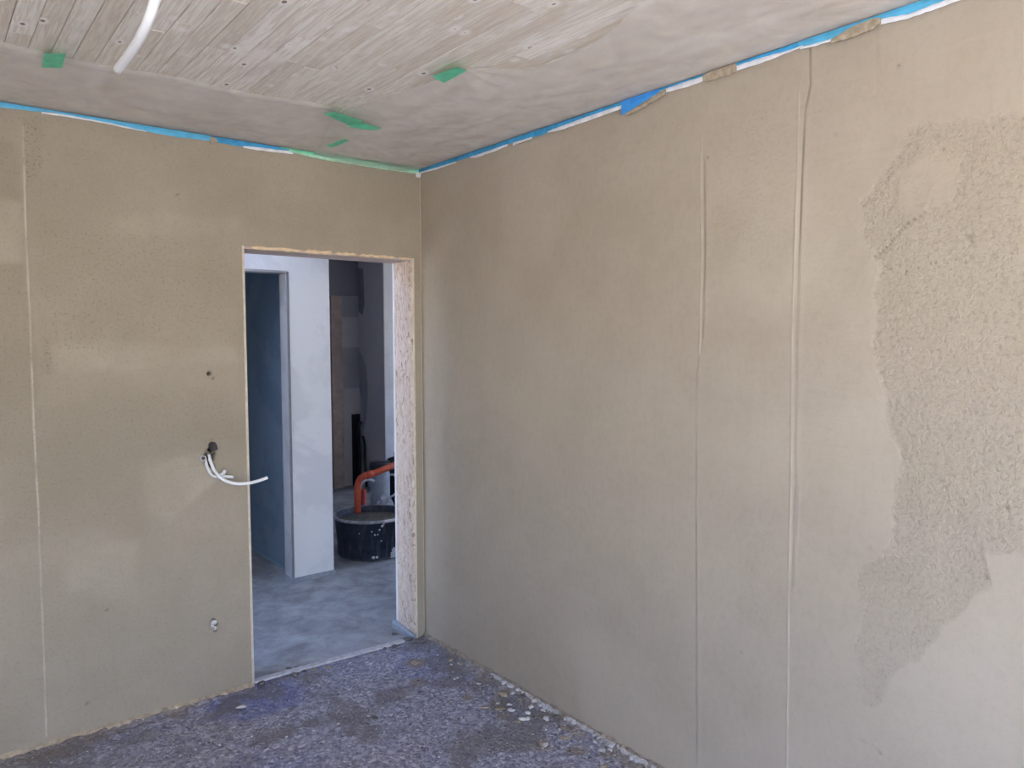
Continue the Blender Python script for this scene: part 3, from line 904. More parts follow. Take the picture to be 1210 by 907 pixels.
tag(boxobj('floor', (-3.0, 3.7, 0.03, 4.3, -0.2, 0.002), HALLFLOOR), 'smooth grey concrete floor of the hall past the doorway', None, None, 'structure')

# white strip along the foot of the right wall, broken into lengths
for (ya, yb, w) in ((-0.70, -0.615, .016), (-0.80, -0.715, .022), (-0.93, -0.82, .018), (-1.07, -0.945, .028), (-1.10, -1.075, .018), (-1.31, -1.15, .026), (-1.43, -1.325, .030), (-1.60, -1.44, .024), (-2.1, -1.62, .022)):
    bm = bmesh.new()
    n = max(4, int((yb - ya) / 0.012))
    top, bot = [], []
    for k in range(n + 1):
        yy = ya + (yb - ya) * k / n
        ww = w * (0.3 + 0.75 * random.random())
        top.append((bm.verts.new((-0.003, yy, 0.016)), bm.verts.new((-0.003 - ww, yy, 0.013 + 0.004 * random.random()))))
        bot.append((bm.verts.new((-0.003, yy, 0.0)), bm.verts.new((-0.005 - ww, yy, 0.0))))
    for k in range(n):
        bm.faces.new((top[k][0], top[k][1], top[k + 1][1], top[k + 1][0]))
        bm.faces.new((top[k][1], bot[k][1], bot[k + 1][1], top[k + 1][1]))
    bm.faces.new((top[0][0], bot[0][0], bot[0][1], top[0][1]))
    bm.faces.new((top[n][0], top[n][1], bot[n][1], bot[n][0]))
    bmesh.ops.recalc_face_normals(bm, faces=list(bm.faces))
    obj('edge_strip', bm, STRIPW, floor)
# ochre ledge of spilled plaster along the foot of the back wall
bm = bmesh.new()
pts = []
for k in range(121):
    xx = -2.2 + (DX0 + 2.2 - 0.003) * k / 120
    pts.append(xx)
rows = []
for xx in pts:
    w = 0.013 + 0.010 * random.random()
    t_ = 0.009 + 0.006 * random.random()
    rows.append([bm.verts.new((xx, a, b)) for a, b in ((0.0, 0.0), (0.0, t_ + 0.006), (-w * 0.6, t_), (-w, 0.004), (-w - 0.004, -0.003))])
for a, b in zip(rows, rows[1:]):
    for k in range(4):
        bm.faces.new((a[k], b[k], b[k + 1], a[k + 1]))
bmesh.ops.recalc_face_normals(bm, faces=list(bm.faces))
obj('plaster_ledge', bm, OCHRE, floor)
# ledge right of the strip, under the right wall
bm = bmesh.new()
rows = []
for k in range(141):
    yy = -2.2 + 2.19 * k / 140
    w = 0.010 + 0.012 * random.random()
    t_ = 0.012 + 0.010 * random.random()
    rows.append([bm.verts.new((-a, yy, b)) for a, b in ((0.0, 0.0), (0.0, t_ + 0.006), (w * 0.5, t_), (w, 0.002), (w + 0.004, -0.003))])
for a, b in zip(rows, rows[1:]):
    for k in range(4):
        bm.faces.new((a[k], a[k + 1], b[k + 1], b[k]))
bmesh.ops.recalc_face_normals(bm, faces=list(bm.faces))
obj('plaster_ledge', bm, simple('grey_plaster_ledge', (0.27, 0.23, 0.18), 0.9, 0.3, 40, bump=0.6), floor)
# pale threshold strip
bm = bmesh.new()
n = 40
rows = []
for k in range(n + 1):
    s = k / n
    xx = -0.93 + 0.80 * s
    yc = 0.030 - 0.028 * s
    a = yc - 0.012 - 0.006 * random.random()
    b = yc + 0.018 + 0.004 * random.random()
    rows.append([bm.verts.new(p) for p in ((xx, a, 0.0), (xx, a, 0.011), (xx, b, 0.010), (xx, b, 0.0))])
for a, b in zip(rows, rows[1:]):
    for k in range(3):
        bm.faces.new((a[k], b[k], b[k + 1], a[k + 1]))
bm.faces.new(rows[0])
bm.faces.new(rows[-1][::-1])
bmesh.ops.recalc_face_normals(bm, faces=list(bm.faces))
obj('threshold_strip', bm, simple('threshold_screed_edge', (0.52, 0.52, 0.53), 0.85, 0.2, 40, bump=0.3), floor)


def blob(bm, c, r, sq=0.5, sub=2, jit=0.25, rot=None):
    q = bmesh.ops.create_icosphere(bm, subdivisions=sub, radius=1)
    a = random.random() * 6.28 if rot is None else rot
    sx, sy = 1 + 0.4 * random.random(), 0.8
    for v in q['verts']:
        k = 1 + jit * (random.random() - 0.5)
        px, py, pz = v.co.x * r * sx * k, v.co.y * r * sy * k, v.co.z * r * sq * k
        v.co = Vector((c[0] + px * math.cos(a) - py * math.sin(a), c[1] + px * math.sin(a) + py * math.cos(a), c[2] + pz))


for (px, py, r, m) in ((-0.118, 0.12, .024, DARKPLASTER), (-0.106, 0.02, .03, DARKPLASTER), (-0.198, -0.022, .020, DARKPLASTER), (-0.251, -0.009, .014, DARKPLASTER), (-0.738, 0.065, .02, DARKPLASTER), (-0.70, 0.05, .016, DARKPLASTER),
                       (-0.744, -0.012, .022, DARKPLASTER), (-0.69, -0.01, .014, DARKPLASTER), (-0.902, -0.002, .026, DARKPLASTER), (-0.87, 0.03, .016, PALELUMP), (-1.053, -0.17, .018, PALELUMP), (-0.645, -0.025, .018, DRIEDPLASTER), (-0.578, -0.04, .016, DRIEDPLASTER),
                       (-0.216, -0.263, .03, DRIEDPLASTER), (-0.081, -0.801, .026, DRIEDPLASTER), (-0.179, -0.904, .022, DRIEDPLASTER), (-0.015, -0.878, .018, DARKPLASTER), (-0.22, -1.238, .024, DRIEDPLASTER), (-0.122, -0.897, .015, PALELUMP), (-0.136, -1.042, .013, PALELUMP),
                       (-0.641, -0.625, .017, DARKPLASTER), (-0.03, -1.11, .022, DARKPLASTER), (-0.06, -0.05, .03, DARKPLASTER)):
    bm = bmesh.new()
    blob(bm, (px, py, 0.003), r * 0.85, 0.26, 2, 0.75)
    obj('plaster_lump', bm, m, floor, True)
for k in range(26):
    bm = bmesh.new()
    yy = -0.35 - 1.25 * random.random()
    blob(bm, (-0.035 - 0.22 * random.random() ** 1.6, yy, 0.004), 0.007 + 0.008 * random.random(), 0.4, 2, 0.7)
    obj('plaster_lump', bm, (PALELUMP, DRIEDPLASTER, STRIPW)[k % 3], floor, True)
for nm, mt, cnt, rmin, rmax in (('plaster_crumbs', PALELUMP, 300, .002, .0055), ('grit', simple('bluish_grit', (0.33, 0.33, 0.42), 0.8, 0.3, 60), 1000, .002, .006), ('dark_grit', simple('dark_grit', (0.10, 0.095, 0.11), 0.8, 0.3, 60), 380, .002, .0065)):
    bm = bmesh.new()
    for k in range(cnt):
        xx, yy = -2.1 * random.random() ** 1.1 - 0.02, -1.75 * random.random() ** 1.2 - 0.02
        blob(bm, (xx, yy, 0.0035), rmin + (rmax - rmin) * random.random() ** 2, 0.6, 1, 0.4)
    tag(obj(nm, bm, mt, floor), None, None, None, 'stuff')

# ---- ceiling: a slab and laid boards, each board a piece
CZ = 2.508
ceiling = tag(boxobj('ceiling', (XL - 0.2, 0.2, -5.4, 0.2, CZ + 0.014, CZ + 0.25), SLAB), 'whitewashed wooden ceiling of narrow finger jointed boards', None, None, 'structure')
PITCHW = 0.0605
row = 0
xx = -0.055
xs = []
while xx > XL:
    xs.append(xx)
    xx -= PITCHW
far_bm = bmesh.new()
for i, xc in enumerate([-0.0] + xs):
    xr, xl_ = (xc - 0.0008, xc - PITCHW + 0.0008)
    if xc > -2.6:
        yb = 0.0 - 0.12 * random.random()
        first = True
        yy = 0.0
        while yy > -2.9:
            L = 0.35 + 0.85 * random.random()
            if first:
                L *= 0.3 + 0.7 * random.random()
                first = False
            if L > 0 and yy - L < -2.75:
                L = yy + 2.9
            dz = 0.0022 * random.random()
            bm = bmesh.new()
            vv = box(bm, xl_ - xc, xr - xc, -L + 0.0005, -0.0005, dz, 0.016)
            bot = [v for v in vv if v.co.z < dz + 1e-5]
            bl = [e for e in bm.edges if e.verts[0] in bot and e.verts[1] in bot and abs(e.verts[0].co.x - e.verts[1].co.x) < 1e-5]
            bmesh.ops.bevel(bm, geom=bl, offset=0.0011, segments=1, affect='EDGES')
            o = obj('plank', bm, PLANK, ceiling)
            o.location = (xc, yy, CZ)
            yy -= L
        box(far_bm, xl_, xr, YF, -2.9, CZ, CZ + 0.016)
    else:
        box(far_bm, xl_, xr, YF, 0.0, CZ, CZ + 0.016)
tag(obj('plank_field', far_bm, PLANK, ceiling), None, None, None, 'stuff')
bm = bmesh.new()
for d_ in ((-3.0, -1.9, 0.2, 4.3, H, H + 0.25), (-0.3, 3.7, 0.2, 4.3, H, H + 0.25), (-1.9, -0.3, 0.2, 0.33, H, H + 0.25), (-1.9, -0.3, 1.23, 4.3, H, H + 0.25)):  # gap left over the hall is an added roof opening for sky light
    box(bm, *d_)
tag(boxobj('sun_blocker', (XL - 0.2, 3.7, -5.1, 0.2, H + 0.27, 6.0), BLOCKER_MAT), 'unseen block added above the room to keep sun off the hall roof opening', None, None, 'structure')  # added mass, casts shade over the hall roof opening
tag(obj('ceiling', bm, WHITEWALL), 'white ceiling over the hall and the rooms beyond', None, None, 'structure')

# ================================================================== THINGS
# ---- masking films under the ceiling
def film_back_edge(x):
    return -0.700 + 0.02 * math.sin(x * 3.1) + 0.012 * math.sin(x * 11.0)


def add_film(name, rows, label):
    """rows: list of lists of points, joined into a sheet"""
    bm = bmesh.new()
    vs_ = [[bm.verts.new(p) for p in r] for r in rows]
    for a, b in zip(vs_, vs_[1:]):
        for k in range(len(a) - 1):
            bm.faces.new((a[k], a[k + 1], b[k + 1], b[k]))
    bmesh.ops.recalc_face_normals(bm, faces=list(bm.faces))
    return tag(obj(name, bm, FILM, None, True), label, 'masking film')


FZ = 2.5
nx, nv = 150, 36
rows = []
for i in range(nx + 1):
    e = film_back_edge(-2.7 + 2.1 * i / nx)
    r = []
    for k in range(nv + 1):
        s = k / nv
        yy = -0.022 + (e + 0.022) * s
        xend = -0.575 + 0.31 * yy
        xx = -2.7 + (2.7 + xend) * i / nx
        lay = min(1.0, (xend - xx) / 0.16)
        A = np.array([xx]); B = np.array([yy])
        fold = float(fbm(A * 0.5, B, 12, 3, 31)[0]) * 0.010 + float(fbm(A, B * 0.4, 5, 2, 35)[0]) * 0.007
        bag = math.sin(math.pi * s)
        hem = 0.006 * math.exp(-((s - 0.97) / 0.02) ** 2)
        r.append((xx, yy, FZ - 0.0006 - min(1, s * 12) * 0.002 - lay * (bag * max(0.003, 0.014 + fold) + hem * 0.8) + (0.004 if s > 0.985 else 0)))
    rows.append(r)
film_back = add_film('masking_film', rows, 'milky plastic film taped under the ceiling along the doorway wall')

EDGE_R = [(0.0, -0.02), (-0.30, -0.05), (-0.62, -0.12), (-0.80, -0.66), (-0.76, -0.90), (-0.715, -1.15), (-0.695, -1.39), (-0.60, -1.47), (-0.535, -1.60), (-0.52, -1.78), (-0.585, -2.0), (-0.68, -2.2), (-0.72, -2.6), (-0.72, -3.1)]


def film_right_edge(y):
    pts = [(-0.01, -0.60), (-0.30, -0.68), (-0.66, -0.805), (-0.90, -0.76), (-1.15, -0.715), (-1.36, -0.70), (-1.41, -0.685), (-1.47, -0.60), (-1.58, -0.535), (-1.78, -0.515), (-2.0, -0.585), (-2.2, -0.67), (-2.6, -0.72), (-3.1, -0.72)]
    for (ya, xa), (yb, xb) in zip(pts, pts[1:]):
        if ya >= y >= yb:
            t = (ya - y) / (ya - yb)
            return xa + (xb - xa) * t
    return pts[-1][1]


rows = []
ny, nv = 190, 40
for i in range(ny + 1):
    yy = -0.022 - 3.0 * i / ny
    e = film_right_edge(yy)
    r = []
    for k in range(nv + 1):
        s = k / nv
        xx = -0.022 + (e + 0.022) * s
        A = np.array([xx]); B = np.array([yy])
        fold = float(fbm(A, B * 0.5, 10, 3, 41)[0]) * 0.010
        # folds fan out from the tape that pins the sheet
        ang = math.atan2(yy + 1.38, xx + 0.70)
        dist = math.hypot(yy + 1.38, xx + 0.70)
        fan = 0.006 * math.sin(ang * 11 + 0.8 * math.sin(dist * 9)) * math.exp(-dist / 0.40) * min(1, dist / 0.08)
        bag = math.sin(math.pi * min(1, s * 1.02))
        free = sstep(-1.42, -1.55, np.array(yy)) * sstep(-2.3, -1.9, np.array(yy))
        r.append((xx, yy, FZ - 0.0006 - min(1, s * 12) * 0.0055 - bag * max(0.003, 0.017 + fold) - max(0, fan + 0.003) * 0.9 * min(1, s * 8) - 0.012 * float(free) * s))
    rows.append(r)
film_right = add_film('masking_film', rows, 'larger milky plastic film under the ceiling along the right wall, sagging in folds')


# ---- tape pieces on the ceiling
def tape_piece(name, quad, mat, label, zt, group=None, n=6, curl=0.003):
    """quad: four ceiling points, subdivided and given a thin body"""
    a, b, c, d = [Vector((p[0], p[1], 0)) for p in quad]
    bm = bmesh.new()
    lo, hi = [], []
    for i in range(n + 1):
        rl, rh = [], []
        for j in range(n + 1):
            u, v = i / n, j / n
            p = (a * (1 - u) + b * u) * (1 - v) + (d * (1 - u) + c * u) * v
            zz = zt - curl * (0.5 + math.sin(u * 5 + 1) * math.sin(v * 3.3) * 0.5)
            rl.append(bm.verts.new((p.x, p.y, zz)))
            rh.append(bm.verts.new((p.x, p.y, zz + 0.0006)))
        lo.append(rl)
        hi.append(rh)
    for i in range(n):
        for j in range(n):
            bm.faces.new((lo[i][j], lo[i][j + 1], lo[i + 1][j + 1], lo[i + 1][j]))
            bm.faces.new((hi[i][j], hi[i + 1][j], hi[i + 1][j + 1], hi[i][j + 1]))
    for i in range(n):
        bm.faces.new((lo[i][0], lo[i + 1][0], hi[i + 1][0], hi[i][0]))
        bm.faces.new((lo[i][n], hi[i][n], hi[i + 1][n], lo[i + 1][n]))
        bm.faces.new((lo[0][i], hi[0][i], hi[0][i + 1], lo[0][i + 1]))
        bm.faces.new((lo[n][i], lo[n][i + 1], hi[n][i + 1], hi[n][i]))
    return tag(obj(name, bm, mat, None), label, 'tape', group)


tape_piece('tape_piece', [(-1.773, -0.71), (-1.721, -0.751), (-1.712, -0.606), (-1.763, -0.566)], GREENTAPE, 'square of green tape on the ceiling near the dangling white conduit', 2.4875, 'green tape on the ceiling')
tape_piece('tape_piece', [(-0.748, -1.289), (-0.731, -1.409), (-0.688, -1.402), (-0.682, -1.26)], GREENTAPE, 'short green tape pinning the film where the folds fan out', 2.482, 'green tape on the ceiling')
tape_piece('tape_piece', [(-0.858, -0.690), (-0.841, -0.740), (-0.694, -0.70), (-0.70, -0.610)], GREENTAPE, 'long green tape strip at the edge where the two films meet', 2.479, 'green tape on the ceiling')
tape_piece('tape_piece', [(-0.72, -0.605), (-0.698, -0.690), (-0.600, -0.670), (-0.597, -0.63)], GREENTAPE, 'crumpled green tape end crossing the long green strip', 2.477, 'green tape on the ceiling', curl=0.008)
tape_piece('tape_piece', [(-0.668, -0.297), (-0.655, -0.45), (-0.625, -0.43), (-0.630, -0.288)], GREENTAPE, 'small green tape scrap on the film nearest the doorway corner', 2.467, 'green tape on the ceiling')


# ---- tape runs along the tops of the walls
def tape_run(parent, name, mat, keys, wall, off, thick=0.0012, jit=0.002, foot=True):
    """keys: (s, z_top, z_bottom); wall 'R' runs along y at x=-off, 'B' along x at y=-off. The top folds onto the ceiling."""
    bm = bmesh.new()
    S = []
    for (a, t0, b0), (b, t1, b1) in zip(keys, keys[1:]):
        n = max(2, int(abs(b - a) / 0.015))
        for k in range(n):
            t = k / n
            S.append((a + (b - a) * t, t0 + (t1 - t0) * t, b0 + (b1 - b0) * t))
    S.append(keys[-1])
    rows = []
    for s, zt, zb in S:
        zb2 = zb + jit * (random.random() - 0.5)
        o_ = off + 0.001 * random.random()
        pr = [(o_, zb2), (o_ + 0.002, (zb2 + zt) / 2), (o_, zt), (o_ - thick, zt), (o_ + 0.002 - thick, (zb2 + zt) / 2), (o_ - thick, zb2)]
        rows.append([bm.verts.new((-a, s, b) if wall == 'R' else (s, -a, b)) for a, b in pr])
    for a, b in zip(rows, rows[1:]):
        for k in range(6):
            bm.faces.new((a[k], a[(k + 1) % 6], b[(k + 1) % 6], b[k]))
    bm.faces.new(rows[0])
    bm.faces.new(rows[-1])
    bmesh.ops.recalc_face_normals(bm, faces=list(bm.faces))
    return obj(name, bm, mat, parent)


run_r = tag(empty('masking_tape', (0, -1.5, H)), 'ragged blue and white masking tape along the top of the right wall', 'tape')
run_r.location = (0, 0, 0)
T = 2.5015
tape_run(run_r, 'blue_tape', BLUETAPE, [(-0.005, T, 2.488), (-0.19, T, 2.484), (-0.484, T, 2.481), (-0.743, T, 2.484), (-1.0, T, 2.474), (-1.05, T, 2.483), (-1.279, T, 2.489), (-1.455, T, 2.490)], 'R', 0.014)
tape_run(run_r, 'white_strip', WHITESTRIP, [(-0.02, 2.489, 2.480), (-0.19, 2.486, 2.474), (-0.35, 2.484, 2.478)], 'R', 0.012)
tape_run(run_r, 'white_strip', WHITESTRIP, [(-0.47, 2.483, 2.478), (-0.52, 2.483, 2.468), (-0.70, 2.485, 2.472), (-0.76, 2.485, 2.476)], 'R', 0.012)
tape_run(run_r, 'white_strip', WHITESTRIP, [(-0.80, 2.482, 2.468), (-0.86, 2.48, 2.470), (-0.93, 2.479, 2.472)], 'R', 0.015)
tape_run(run_r, 'white_strip', WHITESTRIP, [(-1.03, 2.484, 2.477), (-1.1, 2.485, 2.470), (-1.279, 2.490, 2.472), (-1.455, 2.491, 2.476)], 'R', 0.012)
tape_run(run_r, 'tape_flap', BRIGHTBLUE, [(-1.452, T, 2.450), (-1.50, T, 2.456), (-1.56, T, 2.468), (-1.635, T, 2.490)], 'R', 0.0185, jit=0.004)
tape_run(run_r, 'plaster_curl', DRIEDPLASTER, [(-1.475, 2.453, 2.444), (-1.54, 2.466, 2.450), (-1.60, 2.482, 2.462), (-1.66, 2.492, 2.476)], 'R', 0.0185, 0.006, 0.005)
tape_run(run_r, 'white_strip', WHITESTRIP, [(-1.63, 2.496, 2.484), (-1.75, 2.496, 2.477), (-1.845, 2.497, 2.480)], 'R', 0.012)
tape_run(run_r, 'blue_tape', BLUETAPE, [(-1.63, T, 2.495), (-1.74, T, 2.496), (-1.84, T, 2.495)], 'R', 0.014)
tape_run(run_r, 'plaster_curl', DRIEDPLASTER, [(-1.82, 2.498, 2.474), (-1.87, 2.501, 2.468), (-1.95, 2.501, 2.474)], 'R', 0.018, 0.006, 0.006)
tape_run(run_r, 'blue_tape', BLUETAPE, [(-1.93, T, 2.493), (-2.05, T, 2.492), (-2.11, T, 2.488), (-2.175, T, 2.488)], 'R', 0.014)
tape_run(run_r, 'white_strip', WHITESTRIP, [(-1.935, 2.494, 2.477), (-2.05, 2.493, 2.476), (-2.12, 2.489, 2.481), (-2.18, 2.489, 2.484)], 'R', 0.012)
BLUE2 = simple('light_blue_tape', (0.10, 0.44, 0.68), 0.5, 0.15, 26)
tape_run(run_r, 'blue_tape', BLUE2, [(-2.165, T, 2.490), (-2.20, T, 2.482), (-2.30, T, 2.478), (-2.32, T, 2.484), (-2.36, T, 2.494), (-2.42, T, 2.488), (-2.48, T, 2.478), (-2.56, T, 2.482), (-3.0, T, 2.486)], 'R', 0.015)
tape_run(run_r, 'white_strip', WHITESTRIP, [(-2.17, 2.485, 2.478), (-2.22, 2.483, 2.473), (-2.31, 2.48, 2.475)], 'R', 0.012)
tape_run(run_r, 'plaster_curl', DRIEDPLASTER, [(-2.27, 2.476, 2.466), (-2.33, 2.492, 2.464), (-2.39, 2.496, 2.468), (-2.41, 2.49, 2.476)], 'R', 0.018, 0.006, 0.006)
tape_run(run_r, 'white_strip', WHITESTRIP, [(-2.40, 2.49, 2.476), (-2.48, 2.482, 2.467), (-2.6, 2.484, 2.470), (-3.0, 2.488, 2.472)], 'R', 0.012)

run_b = tag(empty('masking_tape', (0, 0, 0)), 'blue masking tape along the ceiling edge above the doorway wall', 'tape')
tape_run(run_b, 'blue_tape', BLUE2, [(-2.6, T, 2.478), (-1.85, T, 2.480), (-1.72, T, 2.487), (-1.66, T, 2.494), (-1.58, T, 2.492), (-1.46, T, 2.488), (-1.30, T, 2.476), (-1.2, T, 2.474), (-1.07, T, 2.480)], 'B', 0.013)
tape_run(run_b, 'white_strip', WHITESTRIP, [(-1.70, 2.489, 2.484), (-1.64, 2.494, 2.485), (-1.5, 2.491, 2.484), (-1.42, 2.487, 2.479), (-1.33, 2.479, 2.476)], 'B', 0.011)
tape_run(run_b, 'blue_tape', BLUETAPE, [(-1.058, T, 2.478), (-0.95, T, 2.476), (-0.90, T, 2.484), (-0.78, T, 2.488), (-0.67, T, 2.494)], 'B', 0.013)
tape_run(run_b, 'plaster_curl', DRIEDPLASTER, [(-1.075, 2.494, 2.470), (-1.062, 2.496, 2.468), (-1.045, 2.49, 2.472)], 'B', 0.016, 0.005)
tape_run(run_b, 'white_strip', WHITESTRIP, [(-0.93, 2.484, 2.474), (-0.90, 2.486, 2.472), (-0.78, 2.489, 2.475), (-0.70, 2.492, 2.480)], 'B', 0.011)
run_g = tag(empty('masking_tape', (0, 0, 0)), 'pale green masking tape along the wall top above the doorway, ending in the corner', 'tape')
tape_run(run_g, 'green_tape', PALEGREEN, [(-0.72, T, 2.486), (-0.6, T, 2.476), (-0.4, T, 2.474), (-0.2, T, 2.474), (-0.02, T, 2.478)], 'B', 0.016)
tape_run(run_g, 'tape_edge', GREENTAPE, [(-0.76, T + .001, 2.496), (-0.6, T + .001, 2.490), (-0.3, T + .001, 2.490), (-0.02, T + .001, 2.490)], 'B', 0.019)
tape_run(run_g, 'torn_end', PALELUMP, [(-0.035, 2.482, 2.464), (-0.02, 2.484, 2.458), (-0.008, 2.484, 2.464)], 'B', 0.018, 0.006)

# ---- conduit hanging from the ceiling
bm = bmesh.new()
tube(bm, spline([(-1.625, -1.47, 2.512), (-1.648, -1.54, 2.44), (-1.656, -1.514, 2.385), (-1.663, -1.456, 2.35), (-1.665, -1.339, 2.335), (-1.668, -1.183, 2.33)], 10), 0.0115, 16)
tag(obj('conduit', bm, WHITEPLASTIC, None, True), 'white flexible conduit dangling out of the board ceiling', 'conduit')

# ---- cables out of the back wall
bm = bmesh.new()
pts = spline([(-1.105, 0.045, 1.112), (-1.108, 0.01, 1.10), (-1.106, -0.012, 1.068), (-1.096, -0.03, 1.033), (-1.07, -0.05, 0.998), (-1.026, -0.07, 0.977), (-0.976, -0.09, 0.974), (-0.934, -0.11, 0.983), (-0.898, -0.13, 0.997)], 7)
tube(bm, pts, 0.0072, 12)
tag(obj('cable', bm, WHITEPLASTIC, None, True), 'long white cable curving from the wall hole across the doorway edge', 'cable')
bm = bmesh.new()
pts = spline([(-1.124, 0.045, 1.10), (-1.124, 0.012, 1.085), (-1.120, -0.003, 1.050), (-1.100, -0.010, 1.012), (-1.065, -0.018, 1.006), (-1.018, -0.040, 1.000)], 7)
tube(bm, pts, 0.0072, 12)
o = tag(obj('cable', bm, simple('greyish_cable_sheath', (0.70, 0.70, 0.70), 0.4, 0.06, 20), None, True), 'short white cable stub ending beside the long cable on the doorway wall', 'cable')
bm = bmesh.new()
tube(bm, [(-1.075, -0.012, 0.998), (-1.068, -0.022, 1.014), (-1.055, -0.024, 1.022)], [0.008, 0.010, 0.008], 10)
tube(bm, [(-1.062, -0.024, 1.016), (-1.053, -0.034, 1.035)], [0.009, 0.008], 10)
obj('cable_clip', bm, WHITEPLASTIC, o, True)
stub = tag(empty('conduit_stub', (-1.136, 0.0, 1.093)), 'grey conduit end with a dark bore beside the cables in the wall', 'conduit')
bm = bmesh.new()
sg = 18
ax = Vector((-0.25, -0.95, 0.1)).normalized()
e1 = ax.orthogonal().normalized()
e2 = ax.cross(e1)
rg = []
for (rad, along) in ((0.0135, -0.035), (0.0135, 0.014), (0.0075, 0.014), (0.0075, -0.030)):
    rg.append([bm.verts.new(ax * along + e1 * rad * math.cos(2 * math.pi * k / sg) + e2 * rad * math.sin(2 * math.pi * k / sg)) for k in range(sg)])
for a, b in zip(rg, rg[1:]):
    for k in range(sg):
        bm.faces.new((a[k], a[(k + 1) % sg], b[(k + 1) % sg], b[k]))
bm.faces.new(rg[-1])
bmesh.ops.recalc_face_normals(bm, faces=list(bm.faces))
obj('sleeve', bm, GREYPLASTIC, stub)
bm = bmesh.new()
rg = [bm.verts.new(ax * 0.006 + e1 * 0.0074 * math.cos(2 * math.pi * k / sg) + e2 * 0.0074 * math.sin(2 * math.pi * k / sg)) for k in range(sg)]
bm.faces.new(rg)
obj('bore', bm, BLACK, stub)  # black disc painted as the shade deep in the bore
bm = bmesh.new()
tube(bm, spline([(-1.085, 0.05, 1.15), (-1.092, 0.02, 1.150), (-1.094, -0.006, 1.142), (-1.092, -0.010, 1.125)], 6), [0.017] * 18 + [0.014], 14)
tag(obj('conduit_sleeve', bm, simple('dark_conduit', (0.06, 0.055, 0.06), 0.6, 0.3, 60), None, True), 'dark conduit sleeve in the wall hole above the white cables', 'conduit')
# gypsum plug in the low hole
bm = bmesh.new()
blob(bm, (-1.111, 0.004, 0.343), 0.013, 0.9, 2, 0.4)
blob(bm, (-1.116, 0.003, 0.330), 0.008, 0.9, 2, 0.4)
blob(bm, (-1.106, 0.004, 0.316), 0.009, 1.1, 2, 0.4)
tag(obj('plaster_plug', bm, PALELUMP, None, True), 'white plaster plug in a small hole low on the doorway wall', 'plug')

# ---- mortar tub behind the doorway
TC = (0.545, 1.62, 0.002)
tub = tag(empty('mortar_tub', TC), 'round black mortar tub with crusted rim standing on the hall floor', 'tub')
bm = bmesh.new()
lathe(bm, [(0.0, 0.0), (0.225, 0.0), (0.245, 0.008), (0.250, 0.02), (0.272, 0.28), (0.288, 0.285), (0.290, 0.302), (0.276, 0.306), (0.262, 0.298), (0.250, 0.24), (0.246, 0.20), (0.0, 0.20)], seg=96)
o = obj('tub_body', bm, TUB, tub, True)
me = o.data
at = me.attributes.new('residue', 'FLOAT', 'POINT')
vals = []
for v in me.vertices:
    a = math.atan2(v.co.y, v.co.x)
    r_ = math.hypot(v.co.x, v.co.y)
    q = 0.0
    if v.co.z > 0.283 and r_ > 0.27:
        q = 0.25 + 0.5 * random.random()
        if -1.75 < a < -1.05:
            q = 1.0
    elif v.co.z < 0.015 and r_ > 0.2:
        q = 0.45 * random.random()
    vals.append(q)
at.data.foreach_set('value', vals)
bm = bmesh.new()
lathe(bm, [(0.0, 0.262), (0.10, 0.262), (0.18, 0.256), (0.2535, 0.254)], seg=40)
for v in bm.verts:
    v.co.z += 0.012 * (random.random() - 0.5) if math.hypot(v.co.x, v.co.y) < 0.22 else 0
obj('mortar', bm, DARKMORTAR, tub, True)
# splash of plaster on the side of the tub, and small drips
def shell_patch(name, fn, mat, a0, a1, z0, z1, n=18, m=14, off=0.004):
    bm = bmesh.new()
    g = {}
    for i in range(n + 1):
        for j in range(m + 1):
            a = a0 + (a1 - a0) * i / n
            zz = z0 + (z1 - z0) * j / m
            rr = 0.250 + 0.022 * (zz - 0.02) / 0.26 + off + 0.004 * random.random()
            g[i, j] = bm.verts.new((rr * math.cos(a), rr * math.sin(a), zz))
    for i in range(n):
        for j in range(m):
            if fn((i + 0.5) / n, (j + 0.5) / m):
                bm.faces.new((g[i, j], g[i + 1, j], g[i + 1, j + 1], g[i, j + 1]))
    loose = [v for v in bm.verts if not v.link_faces]
    bmesh.ops.delete(bm, geom=loose, context='VERTS')
    r = bmesh.ops.extrude_face_region(bm, geom=list(bm.faces))
    for v in [e for e in r['geom'] if isinstance(e, bmesh.types.BMVert)]:
        s = math.hypot(v.co.x, v.co.y)
        v.co.x *= (s - off - 0.001) / s
        v.co.y *= (s - off - 0.001) / s
    bmesh.ops.recalc_face_normals(bm, faces=list(bm.faces))
    return obj(name, bm, mat, tub, False)


SPL = simple('pale_plaster_splash', (0.62, 0.62, 0.63), 0.8, 0.3, 90, bump=0.6)
shell_patch('plaster_splash', lambda u, v: v < 0.12 + 0.9 * u ** 0.55 + 0.10 * math.sin(u * 19), SPL, -1.50, -0.80, 0.008, 0.165)
for (a, zz, r_) in ((-1.78, 0.262, .010), (-1.85, 0.235, .008), (-1.98, 0.20, .007), (-1.90, 0.20, .006), (-2.06, 0.225, .006), (-1.74, 0.275, .007), (-2.02, 0.03, .012), (-1.92, 0.03, .010), (-1.80, 0.15, .006), (-2.4, 0.21, .005)):
    bm = bmesh.new()
    rr = 0.250 + 0.022 * (zz - 0.02) / 0.26
    blob(bm, (rr * math.cos(a), rr * math.sin(a), zz), r_, 1.0, 1, 0.4)
    obj('plaster_drip', bm, SPL, tub, True)

